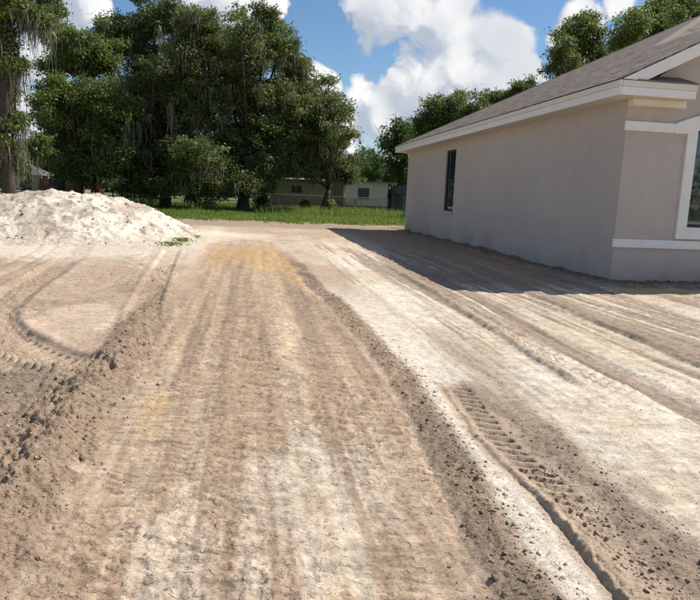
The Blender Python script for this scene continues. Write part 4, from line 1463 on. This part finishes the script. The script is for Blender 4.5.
def fence():
    y = 57.6
    xa = at(250, 205, y)[0]; xb = at(388, 205, y)[0]
    R0 = empty('chain_link_fence', (xa, y, zat(xa, y)))
    w = xb - xa
    n = int(w / 2.2)
    for k in range(n + 1):
        x = w * k / n
        p = MB().tube([(x, 0, -.1), (x, 0, 1.22)], .03, 6).build('post', M['galv'], R0)
    MB().tube([(0, 0, 1.2), (w, 0, 1.2)], .024, 6).build('top_rail', M['galv'], R0)
    mb = MB()
    step = .16
    k = -int(1.15 / step)
    while k * step < w:
        for sg in (1, -1):
            x0 = k * step if sg > 0 else k * step + 1.15
            a = np.array([x0, .0, .03]); b = np.array([x0 + sg * 1.15, .0, 1.18])
            if min(a[0], b[0]) >= 0 and max(a[0], b[0]) <= w:
                d = np.array([.0035, 0, -.0035 * sg])
                mb.poly([a - d, a + d, b + d, b - d])
        k += 1
    set_props(mb.build('wire_mesh', M['galv'], R0), kind='stuff')
    set_props(R0, 'galvanised chain link fence in front of the mobile home', 'fence')


fence()


def shed():
    y = 61.
    xa = at(391.5, 205, y)[0]
    R0 = empty('shed', (xa, y, zat(xa, y)))
    MB().box(0, 3.2, 0, 3, -.1, 1.75).build('wall', M['green_siding'], R0)
    m = MB()
    a, b, c, d = (-.5, -.5, 1.72), (3.7, -.5, 1.72), (3.7, 3.5, 1.72), (-.5, 3.5, 1.72)
    t = (1.6, 1.5, 2.65)
    for f in ((a, b, t), (b, c, t), (c, d, t), (d, a, t)): m.poly(f)
    m.poly([d, c, b, a])
    o = m.build('roof', M['grey_roof'], R0); uv_plane(o.data)
    for x in (.05, .9): MB().box(x, x + .12, -.35, -.23, -.1, 1.72).build('post', M['wood'], R0)
    dd = MB().box(.25, .8, -.03, -.001, 0, 1.65).build('door', M['wood'], R0)
    set_props(R0, 'small grey shed with pyramid roof right of the mobile home', 'shed')


shed()


def tan_house():
    y = 104.
    p = lambda x: at(x, 185, y)[0]
    xa = p(10); xb = p(40)
    R0 = empty('tan_house', (xa, y, zat(xa, y)))
    w = xb - xa
    MB().box(0, w, 0, 7, -.1, 2.45).build('wall', M['tan_siding'], R0)
    m = MB()
    zr = 4.15
    a, b, c, d = (-.6, -.7, 2.38), (w + .7, -.7, 2.38), (w + .7, 7.7, 2.38), (-.6, 7.7, 2.38)
    e, f = (-.6, 3.5, zr), (w - 2.6, 3.5, zr)
    m.poly([a, b, f, e]); m.poly([b, c, f]); m.poly([c, d, e, f]); m.poly([d, a, e]); m.poly([d, c, b, a])
    o = m.build('roof', M['grey_roof'], R0); uv_plane(o.data)
    # rear wing with the taller brown gable running the other way
    wx0, wx1, wy0, wy1 = w - 3.2, w + 3.8, 7.2, 15
    MB().box(wx0, wx1, wy0, wy1, -.1, 2.4).build('wall', M['tan_siding'], R0)
    xc = w + .4
    m = MB()
    m.prism([(wx0 - .6, wy0 - .6, 2.3), (xc, wy0 - .6, 4.9), (xc, wy1, 4.9), (wx0 - .6, wy1, 2.3)], (0, 0, .1))
    m.prism([(xc, wy0 - .6, 4.9), (wx1 + .8, wy0 - .6, 2.1), (wx1 + .8, wy1, 2.1), (xc, wy1, 4.9)], (0, 0, .1))
    o = m.build('roof', M['brown_roof'], R0); uv_plane(o.data)
    window(R0, w - 5.2, w - 4.0, .9, 1.9, 0, 1)
    # porch with white posts
    for x in (w + .3, w + 1.25):
        MB().box(x, x + .13, -.4, -.27, -.1, 2.3).build('porch_post', M['trim'], R0)
    MB().box(w + .3, w + 1.38, -.42, -.25, 2.3, 2.42).build('porch_beam', M['trim'], R0)
    MB().box(w + .44, w + 1.24, -.38, -.30, .82, .92).build('porch_rail', M['trim'], R0)
    MB().box(w + .05, w + 2.8, -.5, 4, -.1, .12).build('porch_slab', M['asphalt'], R0)
    MB().box(w + .02, w + .08, .3, 4, .12, 2.37).build('porch_wall', M['dark_screen'], R0)
    set_props(R0, 'tan house with grey shingle roof and white porch posts behind the pile', 'house')


tan_house()


def vehicle():
    y = 70.
    x = at(62, 186, y)[0]
    R0 = empty('red_van', (x, y, zat(x, y)), rad(8))
    prof = [(-2.1, .42), (2.05, .42), (2.12, .75), (2.0, 1.02), (1.25, 1.12), (.7, 1.72), (.2, 1.8), (-1.9, 1.8), (-2.1, 1.6), (-2.15, .8)]
    MB().prism([(a, -.86, b) for a, b in prof], (0, 1.72, 0)).build('body', M['red_paint'], R0, bevel=.06, smooth=False)
    for s in (-.868, .863):
        for (x0, x1, xt) in ((-1.85, -.85, -1.0 + .15), (-.75, .15, .15), (.25, 1.05, .6)):
            MB().prism([(x0, s, 1.15), (x1, s, 1.15), (xt, s, 1.66), (x0, s, 1.66)], (0, .006, 0)).build('window', M['glass'], R0)
    MB().prism([(1.24, -.7, 1.15), (.74, -.66, 1.7), (.74, .66, 1.7), (1.24, .7, 1.15)], (.03, 0, .02)).build('windscreen', M['glass'], R0)
    for wx in (-1.35, 1.3):
        for s in (-.88, .68):
            t = MB().tube([(wx, s, .33), (wx, s + .2, .33)], .33, 18).build('wheel', M['tyre'], R0)
            MB().tube([(wx, s - .01 if s < 0 else s + .15, .33), (wx, s + .05 if s < 0 else s + .21, .33)], .19, 14).build('rim', M['galv'], t)
    for s in (-.75, .5):
        MB().box(2.03, 2.12, s, s + .25, .72, .88).build('headlight', M['vinyl'], R0)
    set_props(R0, 'dark red vehicle parked in the shade beside the tan house', 'vehicle')
    xm = at(113, 191, 63)[0]
    mb = empty('mailbox', (xm, 63, zat(xm, 63)))
    MB().box(-.06, .06, -.06, .06, -.1, .95).build('post', M['wood'], mb)
    b = [( -.14 , .95), (.14, .95), (.14, 1.12)] + [(.14 * math.cos(a), 1.12 + .13 * math.sin(a)) for a in np.linspace(.4, 2.7, 6)] + [(-.14, 1.12)]
    MB().prism([(p[0], -.32, p[1]) for p in b], (0, .6, 0)).build('box', M['black'], mb)
    MB().box(.145, .16, -.1, 0, 1.05, 1.3).build('flag', M['red_paint'], mb)
    set_props(mb, 'dark mailbox on a post at edge of the lawn by the pile', 'mailbox')


vehicle()

# far road
ys = 92
o = MB().poly([(-300, 88, .16), (300, 88, .16), (300, 94, .16), (-300, 94, .16)]).build('road', M['asphalt'])
set_props(o, kind='structure')


# ------------------------------------------------------------------ house across the road, behind the viewer (seen mirrored in the window)
def across_house():
    R0 = empty('street_house', (26, -26, zat(26, -26)), rad(180))
    MB().box(-8, 8, 0, 8, -.2, 2.8).build('wall', M['pale_siding'], R0)
    m = MB()
    a, b, c, d = (-8.6, -.6, 2.75), (8.6, -.6, 2.75), (8.6, 8.6, 2.75), (-8.6, 8.6, 2.75)
    e, f = (-4.2, 4, 4.9), (4.2, 4, 4.9)
    m.poly([a, b, f, e]); m.poly([b, c, f]); m.poly([c, d, e, f]); m.poly([d, a, e]); m.poly([d, c, b, a])
    o = m.build('roof', M['brown_roof'], R0); uv_plane(o.data)
    for x in (-6, -1, 4): window(R0, x, x + 1.6, .9, 2.2, 0, 1)
    set_props(R0, 'pale house with brown hip roof across from the stucco house', 'house')


across_house()


# ------------------------------------------------------------------ grass, weeds, far wood
def blades(name, label, P, hgt, wid, mat, seed, lean=.35, cat='grass'):
    rng = np.random.default_rng(seed)
    n = len(P)
    z = terrain(P[:, 0], P[:, 1])[0]
    B = np.column_stack([P, z - .02])
    a = rng.uniform(0, math.pi, n); d = np.column_stack([np.cos(a), np.sin(a), np.zeros(n)]) * wid[:, None]
    ln = rng.normal(size=(n, 3)) * lean * hgt[:, None]; ln[:, 2] = hgt
    V = np.stack([B - d, B + d, B + ln * .6 + d * .7 + (0, 0, .0), B + ln], 1).reshape(-1, 3)
    i = np.arange(n)[:, None] * 4
    F3 = np.concatenate([i + [[0, 1, 2]], i + [[0, 2, 3]]]).reshape(-1, 3)
    me = np_mesh(name, V, F3, smooth=False)
    patch = np.clip(.5 + .5 * fbm(P[:, 0] * .5, P[:, 1] * .5, 3, seed), 0, 1)
    add_float(me, 'tint', np.repeat(np.clip(patch * .7 + rng.uniform(-.1, .4, n), 0, 1), 4))
    set_props(link(name, me, M[mat]), label, cat, kind='stuff')


rng = np.random.default_rng(77)
n = 120000
gy = 28.5 + 27 * rng.random(n) ** 1.6
gx = -16 + rng.random(n) * (27) + (gy - 30) * rng.uniform(-.25, .25, n)
mk = grass_mask(gx, gy)
keep = rng.random(n) < mk
keep &= ~((gx > 5.8) & (gy < 27.5))
gx, gy = gx[keep], gy[keep]
hh = (.06 + .17 * rng.random(len(gx))) * (1 + .9 * np.clip(fbm(gx * .5, gy * .5, 3, 140), -.3, 1)) * (1 + .5 * S(38, 46, gy))
blades('meadow_grass', 'rough green meadow grass growing beyond the bare dirt', np.column_stack([gx, gy]), hh, .014 + .014 * rng.random(len(gx)), 'grass', 78)
# tall weeds at the feet of the trees
n = 9000
wy = 38 + 12 * rng.random(n); wx = -13 + 24 * rng.random(n)
k = fbm(wx * .45, wy * .45, 3, 150) > .05
blades('tall_weeds', 'tall weeds standing at the feet of the oaks', np.column_stack([wx, wy])[k], .3 + .4 * rng.random(k.sum()), np.full(k.sum(), .022), 'grass', 79, .25)


def weed_plant(px, py, r, seed, label):
    rng = np.random.default_rng(seed)
    g = on_ground(px, py, .06)
    root = empty('weed_plant', (g[0], g[1], zat(g[0], g[1])))
    base = np.array(root.location)
    n = 110
    u = rng.normal(size=(n, 2)) * np.array([r, r * .8])
    P = np.column_stack([u, np.abs(rng.normal(size=n)) * .04 + .02])
    V, Fc = leaf_geo(P, rng.uniform(.025, .05, n), rng, up=.6)
    me = np_mesh('leaves', V, Fc, smooth=False); add_float(me, 'tint', np.repeat(rng.uniform(0, 1, n), 3))
    link('leaves', me, M['weed'], root)
    st = MB()
    for k in range(12):
        q = np.array([*(rng.normal(size=2) * r * .8), .1])
        st.tube(bez((0, 0, -.01), q * (.4, .4, .8), q, 4), .005, 4)
    st.build('stem', M['weed'], root)
    set_props(root, label, 'weed')


weed_plant(171, 244, .20, 41, 'larger yellow-green weed clump at the toe of the sand pile')
weed_plant(182, 241, .16, 42, 'middle low weed clump at the toe of the sand pile')
weed_plant(193, 237.5, .12, 43, 'smallest low weed clump at the tip of the sand pile')


def far_wood():
    rng = np.random.default_rng(91)
    P = []
    for k in range(620):
        x = rng.uniform(-110, 120); y = rng.uniform(128, 150)
        if k >= 300:
            th = rng.uniform(.75, 5.5); rr = rng.uniform(125, 150)
            x, y = rr * math.sin(th), rr * math.cos(th)
        hgt = rng.uniform(6, 13) * (1 if x > -25 else .8)
        n = 90 if k < 300 else 60
        P.append(np.column_stack([rng.normal(x, 3.2, n), rng.normal(y, 2.5, n), np.clip(rng.normal(hgt * .5, hgt * .25, n), .2, hgt)]))
    P = np.concatenate(P)
    V, Fc = leaf_geo(P, rng.uniform(.5, 1.0, len(P)), rng)
    me = np_mesh('distant_wood', V, Fc, smooth=False)
    add_float(me, 'tint', np.repeat(rng.uniform(0, 1, len(P)), 3))
    set_props(link('distant_wood', me, M['oak_dark']), 'dark belt of distant woodland closing off the lawn', 'woodland', kind='stuff')


far_wood()
